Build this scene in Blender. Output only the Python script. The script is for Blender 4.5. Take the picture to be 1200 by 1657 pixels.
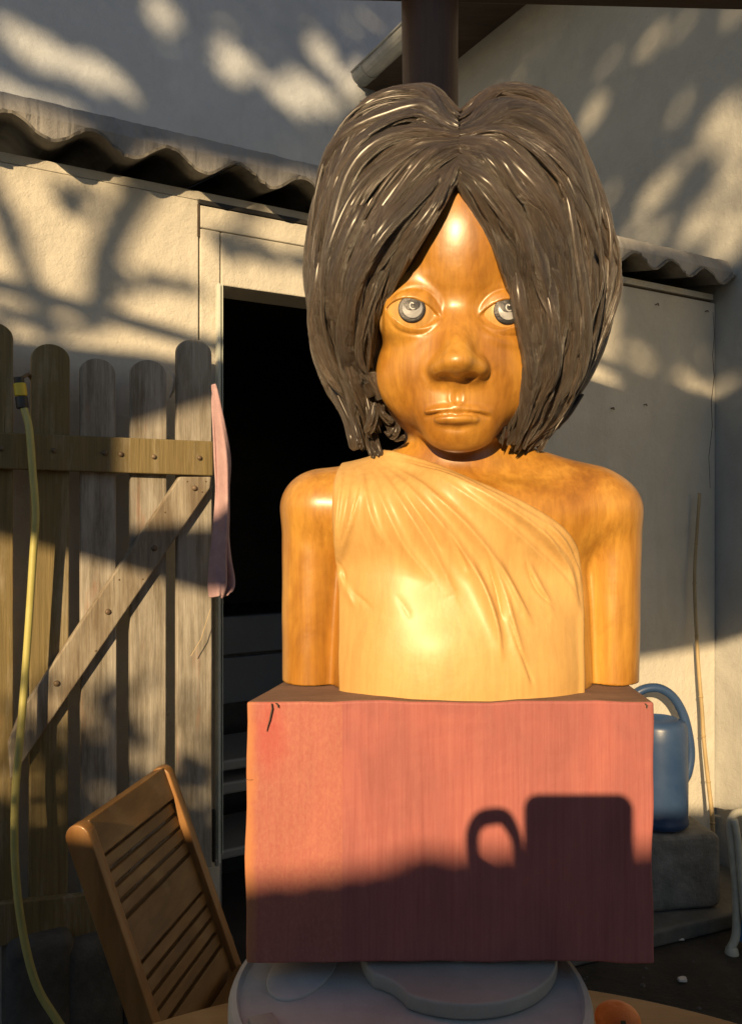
import bpy, bmesh, math, random
import numpy as np
from mathutils import Vector, Matrix

for o in list(bpy.data.objects): bpy.data.objects.remove(o, do_unlink=True)
scene = bpy.context.scene
COL = scene.collection
R = math.radians

# ------------------------------------------------------------------ camera
F = 1330.0; CX, CY = 600.0, 828.5; CZ = 1.37          # focal length in photo pixels, eye height
cam = bpy.data.cameras.new('camera'); cam_o = bpy.data.objects.new('camera', cam); COL.objects.link(cam_o)
cam.sensor_fit = 'VERTICAL'; cam.sensor_height = 36.0; cam.lens = 36.0*F/1657.0
cam.clip_start = 0.02; cam.clip_end = 500
cam_o.location = (0, 0, CZ); cam_o.rotation_euler = (R(90), 0, 0)
scene.camera = cam_o

# ------------------------------------------------------------------ light
SX, SZ = 0.27, 0.355            # per metre of depth the sunlight moves this far right / down
SUN_EL = math.atan2(SZ, math.hypot(1, SX)); SUN_AZ = math.atan2(SX, 1)
world = bpy.data.worlds.new('World'); scene.world = world; world.use_nodes = True
wn = world.node_tree.nodes; wl = world.node_tree.links
bg = wn['Background']; sky = wn.new('ShaderNodeTexSky'); sky.sky_type = 'NISHITA'; sky.sun_disc = False
sky.sun_elevation = SUN_EL; sky.sun_rotation = math.pi + SUN_AZ
sky.air_density = 1.2; sky.dust_density = 0.4; sky.ozone_density = 2.5
wl.new(sky.outputs[0], bg.inputs[0]); bg.inputs[1].default_value = 0.05
sun = bpy.data.lights.new('sun', 'SUN'); sun.energy = 5.0; sun.angle = R(0.53); sun.color = (1.0, 0.71, 0.38)
sun_o = bpy.data.objects.new('sun', sun); COL.objects.link(sun_o)
sun_o.rotation_euler = Vector((SX, 1, -SZ)).to_track_quat('-Z', 'Y').to_euler()
sun_o.location = (-3, -8, 6)
vs = scene.view_settings; vs.view_transform = 'Standard'; vs.look = 'None'; vs.exposure = 0.6; vs.gamma = 1.0
vs.use_curve_mapping = False
scene.cycles.use_denoising = True
scene.cycles.max_bounces = 8

# ------------------------------------------------------------------ coordinates
def P(x, y, d):                                       # photo pixel at a depth -> point
    return Vector(((x-CX)/F*d, d, CZ+(CY-y)/F*d))
C30, S30 = math.cos(R(30)), 0.5
WZ0 = 2.35
def WF(s, b, z):                                      # outbuilding frame: along wall, behind wall, height above eye
    return Vector((s*C30-b*S30, WZ0+s*S30+b*C30, CZ+z))
VW = Vector((C30, S30, 0)); VN = Vector((S30, -C30, 0)); VZ = Vector((0, 0, 1))
def wp(px, py, b=0.0):
    k = (px-CX)/F
    s = (S30*b + k*(WZ0+C30*b))/(C30-S30*k)
    Y = WZ0+S30*s+C30*b
    return s, (CY-py)/F*Y
SW = wp(1157, 900)[0]                                 # where the side wall stands
def sp(px, py):                                       # pixel on the side wall -> (b, z)
    k = (px-CX)/F
    b = (SW*C30-k*(WZ0+S30*SW))/(S30+k*C30)
    Y = WZ0+S30*SW+C30*b
    return b, (CY-py)/F*Y
def pq(v):                                            # sunlight coordinates of a point (shadow seen at depth 0)
    return (v.x-SX*v.y, v.z-CZ+SZ*v.y)
def unpq(p, q, Y):
    return Vector((p+SX*Y, Y, CZ+q-SZ*Y))

# ------------------------------------------------------------------ materials
MATS = {}
def nd(nt, t, **kw):
    n = nt.nodes.new(t)
    for k, v in kw.items():
        if k.startswith('i_'):
            n.inputs[k[2:].replace('_', ' ')].default_value = v
        else: setattr(n, k, v)
    return n
def rgba(c): return (c[0], c[1], c[2], 1)
def ramp(nt, stops, src):
    r = nt.nodes.new('ShaderNodeValToRGB'); e = r.color_ramp.elements
    while len(e) < len(stops): e.new(0.5)
    for el, (p, c) in zip(e, stops): el.position = p; el.color = rgba(c) if len(c) == 3 else c
    nt.links.new(src, r.inputs[0]); return r.outputs[0]
def mixc(nt, fac, a, b, mode='MIX'):
    m = nt.nodes.new('ShaderNodeMix'); m.data_type = 'RGBA'; m.blend_type = mode
    for sock, v in ((m.inputs[0], fac), (m.inputs[6], a), (m.inputs[7], b)):
        if isinstance(v, (int, float)): sock.default_value = v
        elif isinstance(v, (tuple, list)): sock.default_value = rgba(v)
        else: nt.links.new(v, sock)
    return m.outputs[2]
def noise(nt, vec, scale, detail=4, rough=0.6, dist=0.0):
    n = nd(nt, 'ShaderNodeTexNoise', i_Scale=scale, i_Detail=detail, i_Roughness=rough, i_Distortion=dist)
    nt.links.new(vec, n.inputs['Vector']); return n.outputs[0]
def mapping(nt, src, scale=(1, 1, 1), rot=(0, 0, 0), loc=(0, 0, 0)):
    m = nd(nt, 'ShaderNodeMapping'); m.inputs['Scale'].default_value = scale; m.inputs['Rotation'].default_value = rot
    m.inputs['Location'].default_value = loc
    nt.links.new(src, m.inputs[0]); return m.outputs[0]
def start(name):
    m = bpy.data.materials.new(name); m.use_nodes = True; MATS[name] = m
    nt = m.node_tree; b = nt.nodes['Principled BSDF']
    tc = nt.nodes.new('ShaderNodeTexCoord')
    return m, nt, b, tc
def bump(nt, b, h, strength, dist=0.002, prev=None):
    n = nd(nt, 'ShaderNodeBump'); n.inputs['Strength'].default_value = strength; n.inputs['Distance'].default_value = dist
    nt.links.new(h, n.inputs['Height'])
    if prev is not None: nt.links.new(prev, n.inputs['Normal'])
    nt.links.new(n.outputs[0], b.inputs['Normal']); return n.outputs[0]
def simple(name, c1, c2, scale=8, rough=0.6, bs=0.3, bscale=60, stretch=(1, 1, 1), spec=0.5, metal=0, coat=0, rot=(0, 0, 0), perobj=0.0, bdist=0.002, lo=0.35, hi=0.65):
    m, nt, b, tc = start(name)
    v = mapping(nt, tc.outputs['Object'], stretch, rot)
    if perobj:
        oi = nt.nodes.new('ShaderNodeObjectInfo')
        va = nd(nt, 'ShaderNodeVectorMath', operation='SCALE'); nt.links.new(oi.outputs['Random'], va.inputs['Scale'])
        va.inputs[0].default_value = (37, 91, 53)
        ad = nd(nt, 'ShaderNodeVectorMath', operation='ADD'); nt.links.new(v, ad.inputs[0]); nt.links.new(va.outputs[0], ad.inputs[1]); v = ad.outputs[0]
    n1 = noise(nt, v, scale, 6, 0.65)
    c = ramp(nt, [(lo, c1), (hi, c2)], n1)
    if perobj:
        hv = nd(nt, 'ShaderNodeHueSaturation'); nt.links.new(c, hv.inputs['Color'])
        mr = nd(nt, 'ShaderNodeMapRange'); mr.inputs[3].default_value = 1-perobj; mr.inputs[4].default_value = 1+perobj
        nt.links.new(oi.outputs['Random'], mr.inputs[0]); nt.links.new(mr.outputs[0], hv.inputs['Value']); c = hv.outputs[0]
    nt.links.new(c, b.inputs['Base Color'])
    b.inputs['Roughness'].default_value = rough; b.inputs['Metallic'].default_value = metal
    b.inputs['Specular IOR Level'].default_value = spec; b.inputs['Coat Weight'].default_value = coat
    n2 = noise(nt, v, bscale, 5, 0.7); bump(nt, b, n2, bs, bdist)
    return m

def plaster(name, c1, c2, stain, grime=0.35):
    m, nt, b, tc = start(name); o = tc.outputs['Object']
    c = ramp(nt, [(0.3, c1), (0.7, c2)], noise(nt, o, 2.2, 6, 0.7))
    st = ramp(nt, [(0.52, (0, 0, 0)), (0.78, (1, 1, 1))], noise(nt, mapping(nt, o, (5, 5, 1.1)), 1.3, 6, 0.7))
    f = nd(nt, 'ShaderNodeMath', operation='MULTIPLY'); nt.links.new(st, f.inputs[0]); f.inputs[1].default_value = grime
    c = mixc(nt, f.outputs[0], c, stain)
    sp_ = ramp(nt, [(0.70, (0, 0, 0)), (0.76, (1, 1, 1))], noise(nt, o, 45, 3, 0.6))
    f2 = nd(nt, 'ShaderNodeMath', operation='MULTIPLY'); nt.links.new(sp_, f2.inputs[0]); f2.inputs[1].default_value = 0.35
    c = mixc(nt, f2.outputs[0], c, stain)
    nt.links.new(c, b.inputs['Base Color']); b.inputs['Roughness'].default_value = 0.9; b.inputs['Specular IOR Level'].default_value = 0.2
    p = bump(nt, b, noise(nt, o, 190, 4, 0.7), 0.55, 0.003)
    bump(nt, b, noise(nt, o, 9, 5, 0.6), 0.5, 0.02, p)
    return m
plaster('plaster_lower', (0.51, 0.49, 0.435), (0.62, 0.595, 0.525), (0.32, 0.30, 0.255))
plaster('plaster_upper', (0.39, 0.425, 0.475), (0.47, 0.51, 0.565), (0.30, 0.305, 0.31), 0.3)
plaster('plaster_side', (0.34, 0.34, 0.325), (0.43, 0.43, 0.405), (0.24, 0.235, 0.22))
plaster('mortar', (0.25, 0.245, 0.24), (0.36, 0.35, 0.335), (0.10, 0.095, 0.085), 0.7)
plaster('surround', (0.52, 0.50, 0.44), (0.60, 0.575, 0.505), (0.38, 0.36, 0.31), 0.3)
simple('crack_dark', (0.05, 0.035, 0.025), (0.09, 0.07, 0.05), 20, 0.9)
simple('fibre_cement', (0.09, 0.085, 0.075), (0.20, 0.19, 0.17), 9, 0.85, 0.5, 80, stretch=(1, 1, 1))
simple('earth', (0.022, 0.018, 0.013), (0.055, 0.045, 0.033), 5, 0.95, 0.9, 30, bdist=0.02)
simple('concrete', (0.085, 0.082, 0.073), (0.15, 0.145, 0.128), 7, 0.9, 0.6, 60, bdist=0.006)
simple('stone', (0.13, 0.127, 0.112), (0.25, 0.243, 0.22), 12, 0.9, 0.9, 40, bdist=0.008)
simple('stone_dark', (0.05, 0.048, 0.042), (0.10, 0.096, 0.085), 12, 0.9, 0.9, 40, bdist=0.008)
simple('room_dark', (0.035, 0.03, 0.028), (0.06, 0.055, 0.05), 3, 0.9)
simple('cabinet_grey', (0.13, 0.137, 0.15), (0.17, 0.177, 0.19), 3, 0.5, 0.1, 40)
simple('appliance_white', (0.22, 0.225, 0.23), (0.27, 0.27, 0.27), 3, 0.4, 0.05, 40)
simple('black_paint', (0.012, 0.012, 0.012), (0.03, 0.028, 0.025), 20, 0.5, 0.2)
simple('door_edge', (0.50, 0.55, 0.50), (0.66, 0.68, 0.62), 14, 0.4, 0.1)
simple('door_green', (0.02, 0.09, 0.06), (0.04, 0.14, 0.09), 14, 0.3, 0.1)
simple('post_wood', (0.055, 0.026, 0.014), (0.115, 0.055, 0.03), 3, 0.6, 0.35, 20, stretch=(8, 8, 0.6))
simple('beam_wood', (0.022, 0.014, 0.010), (0.05, 0.032, 0.022), 3, 0.7, 0.3, 20, stretch=(1, 8, 8))
simple('gutter_zinc', (0.26, 0.28, 0.29), (0.40, 0.41, 0.41), 8, 0.45, 0.2, 40, metal=0.4)
simple('roof_tile', (0.10, 0.06, 0.045), (0.17, 0.10, 0.075), 8, 0.85, 0.4)
simple('bolt_rust', (0.10, 0.065, 0.04), (0.20, 0.15, 0.10), 60, 0.6, 0.3, 200, metal=0.3)
simple('twine', (0.42, 0.33, 0.20), (0.5, 0.4, 0.26), 60, 0.9)
simple('rag_white', (0.5, 0.47, 0.44), (0.6, 0.57, 0.53), 20, 0.9, 0.5, 200)
simple('chair_wood', (0.12, 0.060, 0.016), (0.21, 0.110, 0.032), 4, 0.42, 0.25, 30, stretch=(6, 1.2, 6), coat=0.15, perobj=0.12)
simple('chair_frame', (0.21, 0.095, 0.025), (0.30, 0.15, 0.045), 4, 0.4, 0.25, 30, stretch=(6, 6, 1), coat=0.2)
simple('table_wood', (0.33, 0.175, 0.06), (0.43, 0.25, 0.095), 3, 0.4, 0.2, 30, stretch=(1, 9, 1), coat=0.2, perobj=0.05)
simple('drum_grey', (0.29, 0.265, 0.22), (0.40, 0.37, 0.31), 6, 0.5, 0.25, 120)
simple('drum_pale', (0.40, 0.375, 0.325), (0.54, 0.51, 0.45), 9, 0.5, 0.2, 120)
simple('orange_peel', (0.66, 0.14, 0.012), (0.74, 0.18, 0.016), 20, 0.42, 0.6, 260)
simple('orange_stem', (0.05, 0.035, 0.015), (0.09, 0.06, 0.02), 60, 0.8)
simple('can_blue', (0.020, 0.048, 0.12), (0.034, 0.068, 0.15), 6, 0.38, 0.12, 90)
simple('bamboo', (0.30, 0.22, 0.11), (0.42, 0.32, 0.17), 8, 0.6, 0.3, 60, stretch=(8, 8, 1))
simple('cream_plastic', (0.46, 0.45, 0.36), (0.60, 0.58, 0.47), 14, 0.55, 0.3, 80)
simple('blue_fabric', (0.04, 0.12, 0.26), (0.06, 0.17, 0.34), 40, 0.85, 0.4, 300)
simple('pink_towel', (0.42, 0.27, 0.29), (0.52, 0.35, 0.365), 25, 0.95, 0.8, 420, bdist=0.003)
simple('bark', (0.07, 0.055, 0.04), (0.13, 0.10, 0.075), 8, 0.9, 0.8, 30)
simple('leaf', (0.04, 0.075, 0.02), (0.08, 0.12, 0.03), 2, 0.6)
simple('shade_panel_grey', (0.16, 0.17, 0.15), (0.22, 0.23, 0.20), 20, 0.9)
simple('wall_block', (0.26, 0.24, 0.21), (0.36, 0.33, 0.28), 4, 0.9, 0.6)
simple('phone_black', (0.01, 0.01, 0.012), (0.02, 0.02, 0.022), 10, 0.25, 0.0)
simple('skin', (0.42, 0.24, 0.16), (0.48, 0.28, 0.19), 10, 0.5, 0.1)
simple('denim', (0.05, 0.08, 0.15), (0.08, 0.12, 0.20), 30, 0.9, 0.3, 300)
simple('shirt', (0.20, 0.07, 0.06), (0.26, 0.09, 0.08), 10, 0.9, 0.3, 200)
simple('hair_dark', (0.02, 0.015, 0.01), (0.04, 0.03, 0.02), 30, 0.5, 0.5, 100, stretch=(4, 4, 1))
simple('hose_yellow', (0.38, 0.35, 0.11), (0.46, 0.43, 0.15), 10, 0.42, 0.1, 200)
simple('hose_bright', (0.60, 0.46, 0.03), (0.66, 0.52, 0.05), 10, 0.4, 0.1)
simple('hose_black', (0.015, 0.015, 0.015), (0.03, 0.03, 0.03), 10, 0.5, 0.1)

def picket_mat(name, c1, c2, worn, amount):
    m, nt, b, tc = start(name); o = tc.outputs['Object']
    oi = nt.nodes.new('ShaderNodeObjectInfo')
    va = nd(nt, 'ShaderNodeVectorMath', operation='SCALE'); nt.links.new(oi.outputs['Random'], va.inputs['Scale']); va.inputs[0].default_value = (13, 29, 17)
    ad = nd(nt, 'ShaderNodeVectorMath', operation='ADD'); nt.links.new(o, ad.inputs[0]); nt.links.new(va.outputs[0], ad.inputs[1]); o = ad.outputs[0]
    grain = noise(nt, mapping(nt, o, (60, 60, 2.0)), 2.2, 6, 0.7, 0.3)
    c = ramp(nt, [(0.28, c1), (0.72, c2)], grain)
    wm = noise(nt, mapping(nt, o, (10, 10, 1.6)), 1.5, 6, 0.72)
    wf = ramp(nt, [(0.62-amount*0.3, (0, 0, 0)), (0.80-amount*0.25, (1, 1, 1))], wm)
    c = mixc(nt, wf, c, ramp(nt, [(0.3, worn), (0.7, tuple(min(1, x*1.6) for x in worn))], grain))
    pk = ramp(nt, [(0.60, (0, 0, 0)), (0.72, (1, 1, 1))], noise(nt, mapping(nt, o, (16, 16, 2.5), loc=(4, 2, 9)), 1.4, 5, 0.7))
    f = nd(nt, 'ShaderNodeMath', operation='MULTIPLY'); nt.links.new(pk, f.inputs[0]); f.inputs[1].default_value = amount*0.55
    c = mixc(nt, f.outputs[0], c, (0.34, 0.17, 0.11))
    dk = ramp(nt, [(0.66, (0, 0, 0)), (0.74, (1, 1, 1))], noise(nt, mapping(nt, o, (110, 110, 2.2), loc=(1, 5, 3)), 1.6, 4, 0.6))
    c = mixc(nt, dk, c, tuple(x*0.35 for x in c1))
    nt.links.new(c, b.inputs['Base Color']); b.inputs['Roughness'].default_value = 0.8; b.inputs['Specular IOR Level'].default_value = 0.25
    bump(nt, b, grain, 0.6, 0.004); return m
picket_mat('picket_wood', (0.135, 0.105, 0.048), (0.235, 0.185, 0.088), (0.24, 0.21, 0.15), 0.3)
picket_mat('picket_worn', (0.12, 0.102, 0.075), (0.22, 0.19, 0.145), (0.28, 0.262, 0.23), 0.9)
picket_mat('brace_wood', (0.14, 0.112, 0.08), (0.235, 0.19, 0.135), (0.27, 0.245, 0.20), 0.75)

# varnished carving wood
def carved(name, dark, mid, light, rough, stain_amt, coat, grain=0.6, spec=0.5):
    m, nt, b, tc = start(name); o = tc.outputs['Object']
    big = noise(nt, mapping(nt, o, (1, 1, 0.45)), 11, 5, 0.6, 0.6)
    c = ramp(nt, [(0.20, dark), (0.44, mid), (0.70, light)], big)
    gr = noise(nt, mapping(nt, o, (55, 55, 3.5)), 3.0, 5, 0.65, 0.4)
    g2 = ramp(nt, [(0.32, (0.66, 0.62, 0.56)), (0.6, (1.08, 1.08, 1.08))], gr)
    c = mixc(nt, grain, c, g2, 'MULTIPLY'); b.inputs['Specular IOR Level'].default_value = spec
    st = ramp(nt, [(0.55, (0, 0, 0)), (0.75, (1, 1, 1))], noise(nt, mapping(nt, o, (1, 1, 0.6), loc=(3, 1, 7)), 19, 6, 0.7, 0.8))
    f = nd(nt, 'ShaderNodeMath', operation='MULTIPLY'); nt.links.new(st, f.inputs[0]); f.inputs[1].default_value = stain_amt
    c = mixc(nt, f.outputs[0], c, dark)
    speck = ramp(nt, [(0.72, (0, 0, 0)), (0.78, (1, 1, 1))], noise(nt, mapping(nt, o, (2, 2, 0.6)), 130, 3, 0.6))
    f3 = nd(nt, 'ShaderNodeMath', operation='MULTIPLY'); nt.links.new(speck, f3.inputs[0]); f3.inputs[1].default_value = 0.3
    c = mixc(nt, f3.outputs[0], c, tuple(x*0.6 for x in dark))
    nt.links.new(c, b.inputs['Base Color'])
    rr = nd(nt, 'ShaderNodeMapRange'); rr.inputs[3].default_value = rough-0.05; rr.inputs[4].default_value = rough+0.10
    nt.links.new(noise(nt, o, 35, 5, 0.7), rr.inputs[0]); nt.links.new(rr.outputs[0], b.inputs['Roughness'])
    b.inputs['Coat Weight'].default_value = coat; b.inputs['Coat Roughness'].default_value = 0.29; b.inputs['Coat IOR'].default_value = 1.45
    p = bump(nt, b, gr, 0.10, 0.0015)
    p = bump(nt, b, noise(nt, o, 38, 3, 0.5), 0.22, 0.004, p)
    bump(nt, b, noise(nt, mapping(nt, o, (1, 1, 0.7)), 15, 2, 0.5), 0.25, 0.008, p)
    return m
carved('skin_wood', (0.115, 0.039, 0.0055), (0.35, 0.152, 0.020), (0.56, 0.295, 0.052), 0.38, 0.36, 0.6)
carved('cloth_wood', (0.46, 0.265, 0.085), (0.53, 0.32, 0.108), (0.57, 0.355, 0.13), 0.46, 0.2, 0.16, 0.3, 0.38)
carved('eye_wood', (0.48, 0.26, 0.075), (0.55, 0.32, 0.10), (0.6, 0.36, 0.12), 0.35, 0.2, 0.4)

def hair_mat():
    m, nt, b, tc = start('hair_wood')
    uv = nt.nodes.new('ShaderNodeUVMap'); uv.uv_map = 'strand'
    st = noise(nt, mapping(nt, uv.outputs[0], (7, 0.55, 1)), 3.0, 6, 0.7, 0.2)
    c = ramp(nt, [(0.30, (0.011, 0.008, 0.006)), (0.50, (0.040, 0.029, 0.0215)), (0.71, (0.135, 0.105, 0.080))], st)
    o = tc.outputs['Object']
    tone = ramp(nt, [(0.32, (0.45, 0.45, 0.45)), (0.68, (1.5, 1.45, 1.4))], noise(nt, mapping(nt, uv.outputs[0], (0.55, 0.25, 1)), 1.0, 2, 0.5))
    c = mixc(nt, 1.0, c, tone, 'MULTIPLY')
    patch = ramp(nt, [(0.35, (0, 0, 0)), (0.7, (1, 1, 1))], noise(nt, o, 14, 4, 0.6))
    c = mixc(nt, patch, c, mixc(nt, 0.4, c, (0.11, 0.07, 0.038)))
    hilite = ramp(nt, [(0.57, (0, 0, 0)), (0.66, (1, 1, 1))], noise(nt, mapping(nt, uv.outputs[0], (16, 1.3, 1), loc=(2, 7, 0)), 3.0, 5, 0.75))
    geo = nt.nodes.new('ShaderNodeNewGeometry')
    pt = ramp(nt, [(0.505, (0, 0, 0)), (0.55, (1, 1, 1))], geo.outputs['Pointiness'])
    mx = nd(nt, 'ShaderNodeMath', operation='MAXIMUM'); nt.links.new(hilite, mx.inputs[0]); nt.links.new(pt, mx.inputs[1])
    fm = nd(nt, 'ShaderNodeMath', operation='MULTIPLY'); nt.links.new(mx.outputs[0], fm.inputs[0]); fm.inputs[1].default_value = 0.55
    c = mixc(nt, fm.outputs[0], c, (0.42, 0.35, 0.29))  # silvery highlights painted into the colour, on streaks and worn ridges
    nt.links.new(c, b.inputs['Base Color'])
    rr = ramp(nt, [(0.3, (0.30,)*3), (0.7, (0.48,)*3)], noise(nt, o, 60, 4, 0.7)); nt.links.new(rr, b.inputs['Roughness'])
    b.inputs['Specular IOR Level'].default_value = 1.0; b.inputs['Coat Weight'].default_value = 0.42; b.inputs['Coat Roughness'].default_value = 0.26
    bump(nt, b, st, 0.9, 0.005)
hair_mat()

def block_mat():
    m, nt, b, tc = start('block_stain'); o = tc.outputs['Object']
    sx = nd(nt, 'ShaderNodeSeparateXYZ'); nt.links.new(o, sx.inputs[0])
    gr = noise(nt, mapping(nt, o, (85, 85, 2.2)), 3, 6, 0.75, 0.6)
    c = ramp(nt, [(0.25, (0.305, 0.09, 0.082)), (0.5, (0.36, 0.118, 0.105)), (0.75, (0.405, 0.145, 0.126))], gr)
    blot = ramp(nt, [(0.35, (0.72, 0.75, 0.8)), (0.65, (1.1, 1.08, 1.05))], noise(nt, mapping(nt, o, (1.4, 1, 0.7)), 9, 5, 0.6, 0.8))
    c = mixc(nt, 0.6, c, blot, 'MULTIPLY')
    # two glued boards: the left one took the stain paler and more orange
    lb = nd(nt, 'ShaderNodeMath', operation='LESS_THAN'); nt.links.new(sx.outputs[0], lb.inputs[0]); lb.inputs[1].default_value = -0.105
    dots = ramp(nt, [(0.40, (0.38, 0.12, 0.088)), (0.70, (0.50, 0.23, 0.135))], noise(nt, mapping(nt, o, (120, 120, 60)), 3.5, 4, 0.75))
    fl = nd(nt, 'ShaderNodeMath', operation='MULTIPLY'); nt.links.new(lb.outputs[0], fl.inputs[0]); fl.inputs[1].default_value = 0.38
    c = mixc(nt, fl.outputs[0], c, dots)
    # crimson blot near the top left corner, orange bare corner strip
    d = nd(nt, 'ShaderNodeVectorMath', operation='DISTANCE'); nt.links.new(mapping(nt, o, (1.6, 0, 0.75)), d.inputs[0]); d.inputs[1].default_value = (-0.177*1.6, 0, 0.222*0.75)
    nb = nd(nt, 'ShaderNodeMath', operation='MULTIPLY_ADD'); nt.links.new(noise(nt, o, 40, 4, 0.7), nb.inputs[0]); nb.inputs[1].default_value = 0.03; nt.links.new(d.outputs['Value'], nb.inputs[2])
    bl = ramp(nt, [(0.028, (1, 1, 1)), (0.05, (0, 0, 0))], nb.outputs[0])
    fb = nd(nt, 'ShaderNodeMath', operation='MULTIPLY'); nt.links.new(bl, fb.inputs[0]); fb.inputs[1].default_value = 0.38
    c = mixc(nt, fb.outputs[0], c, (0.40, 0.045, 0.05))
    ed = nd(nt, 'ShaderNodeMath', operation='MULTIPLY_ADD'); nt.links.new(noise(nt, mapping(nt, o, (1, 1, 0.5)), 30, 4, 0.7), ed.inputs[0]); ed.inputs[1].default_value = 0.02; nt.links.new(sx.outputs[0], ed.inputs[2])
    el = ramp(nt, [(0.0, (1, 1, 1)), (1.0, (0, 0, 0))], nd_map(nt, ed.outputs[0], -0.187, -0.178))
    fe = nd(nt, 'ShaderNodeMath', operation='MULTIPLY'); nt.links.new(el, fe.inputs[0]); fe.inputs[1].default_value = 0.75
    c = mixc(nt, fe.outputs[0], c, (0.48, 0.20, 0.075))
    dk = ramp(nt, [(0.68, (0, 0, 0)), (0.76, (1, 1, 1))], noise(nt, mapping(nt, o, (120, 120, 3), loc=(3, 1, 2)), 2, 4, 0.6))
    fd = nd(nt, 'ShaderNodeMath', operation='MULTIPLY'); nt.links.new(dk, fd.inputs[0]); fd.inputs[1].default_value = 0.5
    c = mixc(nt, fd.outputs[0], c, (0.16, 0.03, 0.022))
    nt.links.new(c, b.inputs['Base Color']); b.inputs['Roughness'].default_value = 0.62; b.inputs['Specular IOR Level'].default_value = 0.3
    p = bump(nt, b, gr, 0.22, 0.002); bump(nt, b, noise(nt, o, 70, 4, 0.6), 0.12, 0.002, p)
def nd_map(nt, src, a, b_):
    mr = nd(nt, 'ShaderNodeMapRange'); mr.inputs[1].default_value = a; mr.inputs[2].default_value = b_
    nt.links.new(src, mr.inputs[0]); return mr.outputs[0]
block_mat()
simple('block_top', (0.13, 0.075, 0.05), (0.21, 0.125, 0.085), 14, 0.85, 0.6, 60, stretch=(1, 4, 1))
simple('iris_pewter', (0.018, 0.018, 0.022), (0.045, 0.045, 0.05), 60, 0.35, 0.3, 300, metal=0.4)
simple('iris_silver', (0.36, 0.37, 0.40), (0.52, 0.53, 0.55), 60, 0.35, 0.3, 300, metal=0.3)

# ------------------------------------------------------------------ mesh helpers
def thing(name, label, cat, loc=(0, 0, 0), group=None):
    o = bpy.data.objects.new(name, None); COL.objects.link(o); o.location = loc; o.empty_display_size = 0.05
    o['label'] = label; o['category'] = cat
    if group: o['group'] = group
    return o
def rootloc(o):
    while o.parent: o = o.parent
    return Vector(o.location)
def tag(o, label, cat=None, group=None, kind=None):
    o['label'] = label
    if cat: o['category'] = cat
    if group: o['group'] = group
    if kind: o['kind'] = kind
    return o
def finish(name, me, mat, parent, smooth):
    o = bpy.data.objects.new(name, me); COL.objects.link(o)
    if mat: me.materials.append(MATS[mat])
    if parent: o.parent = parent
    if smooth: me.polygons.foreach_set('use_smooth', [True]*len(me.polygons))
    return o
def mesh(name, verts, faces, mat, parent=None, smooth=False, base=None):
    v = np.asarray([tuple(p) for p in verts], dtype=np.float64) if not isinstance(verts, np.ndarray) else verts
    off = np.array(rootloc(parent) if parent else (base or (0, 0, 0)))
    me = bpy.data.meshes.new(name); me.from_pydata((v-off).tolist(), [], faces if isinstance(faces, list) else faces.tolist())
    me.update()
    o = finish(name, me, mat, parent, smooth)
    if not parent and base: o.location = base
    return o
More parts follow.
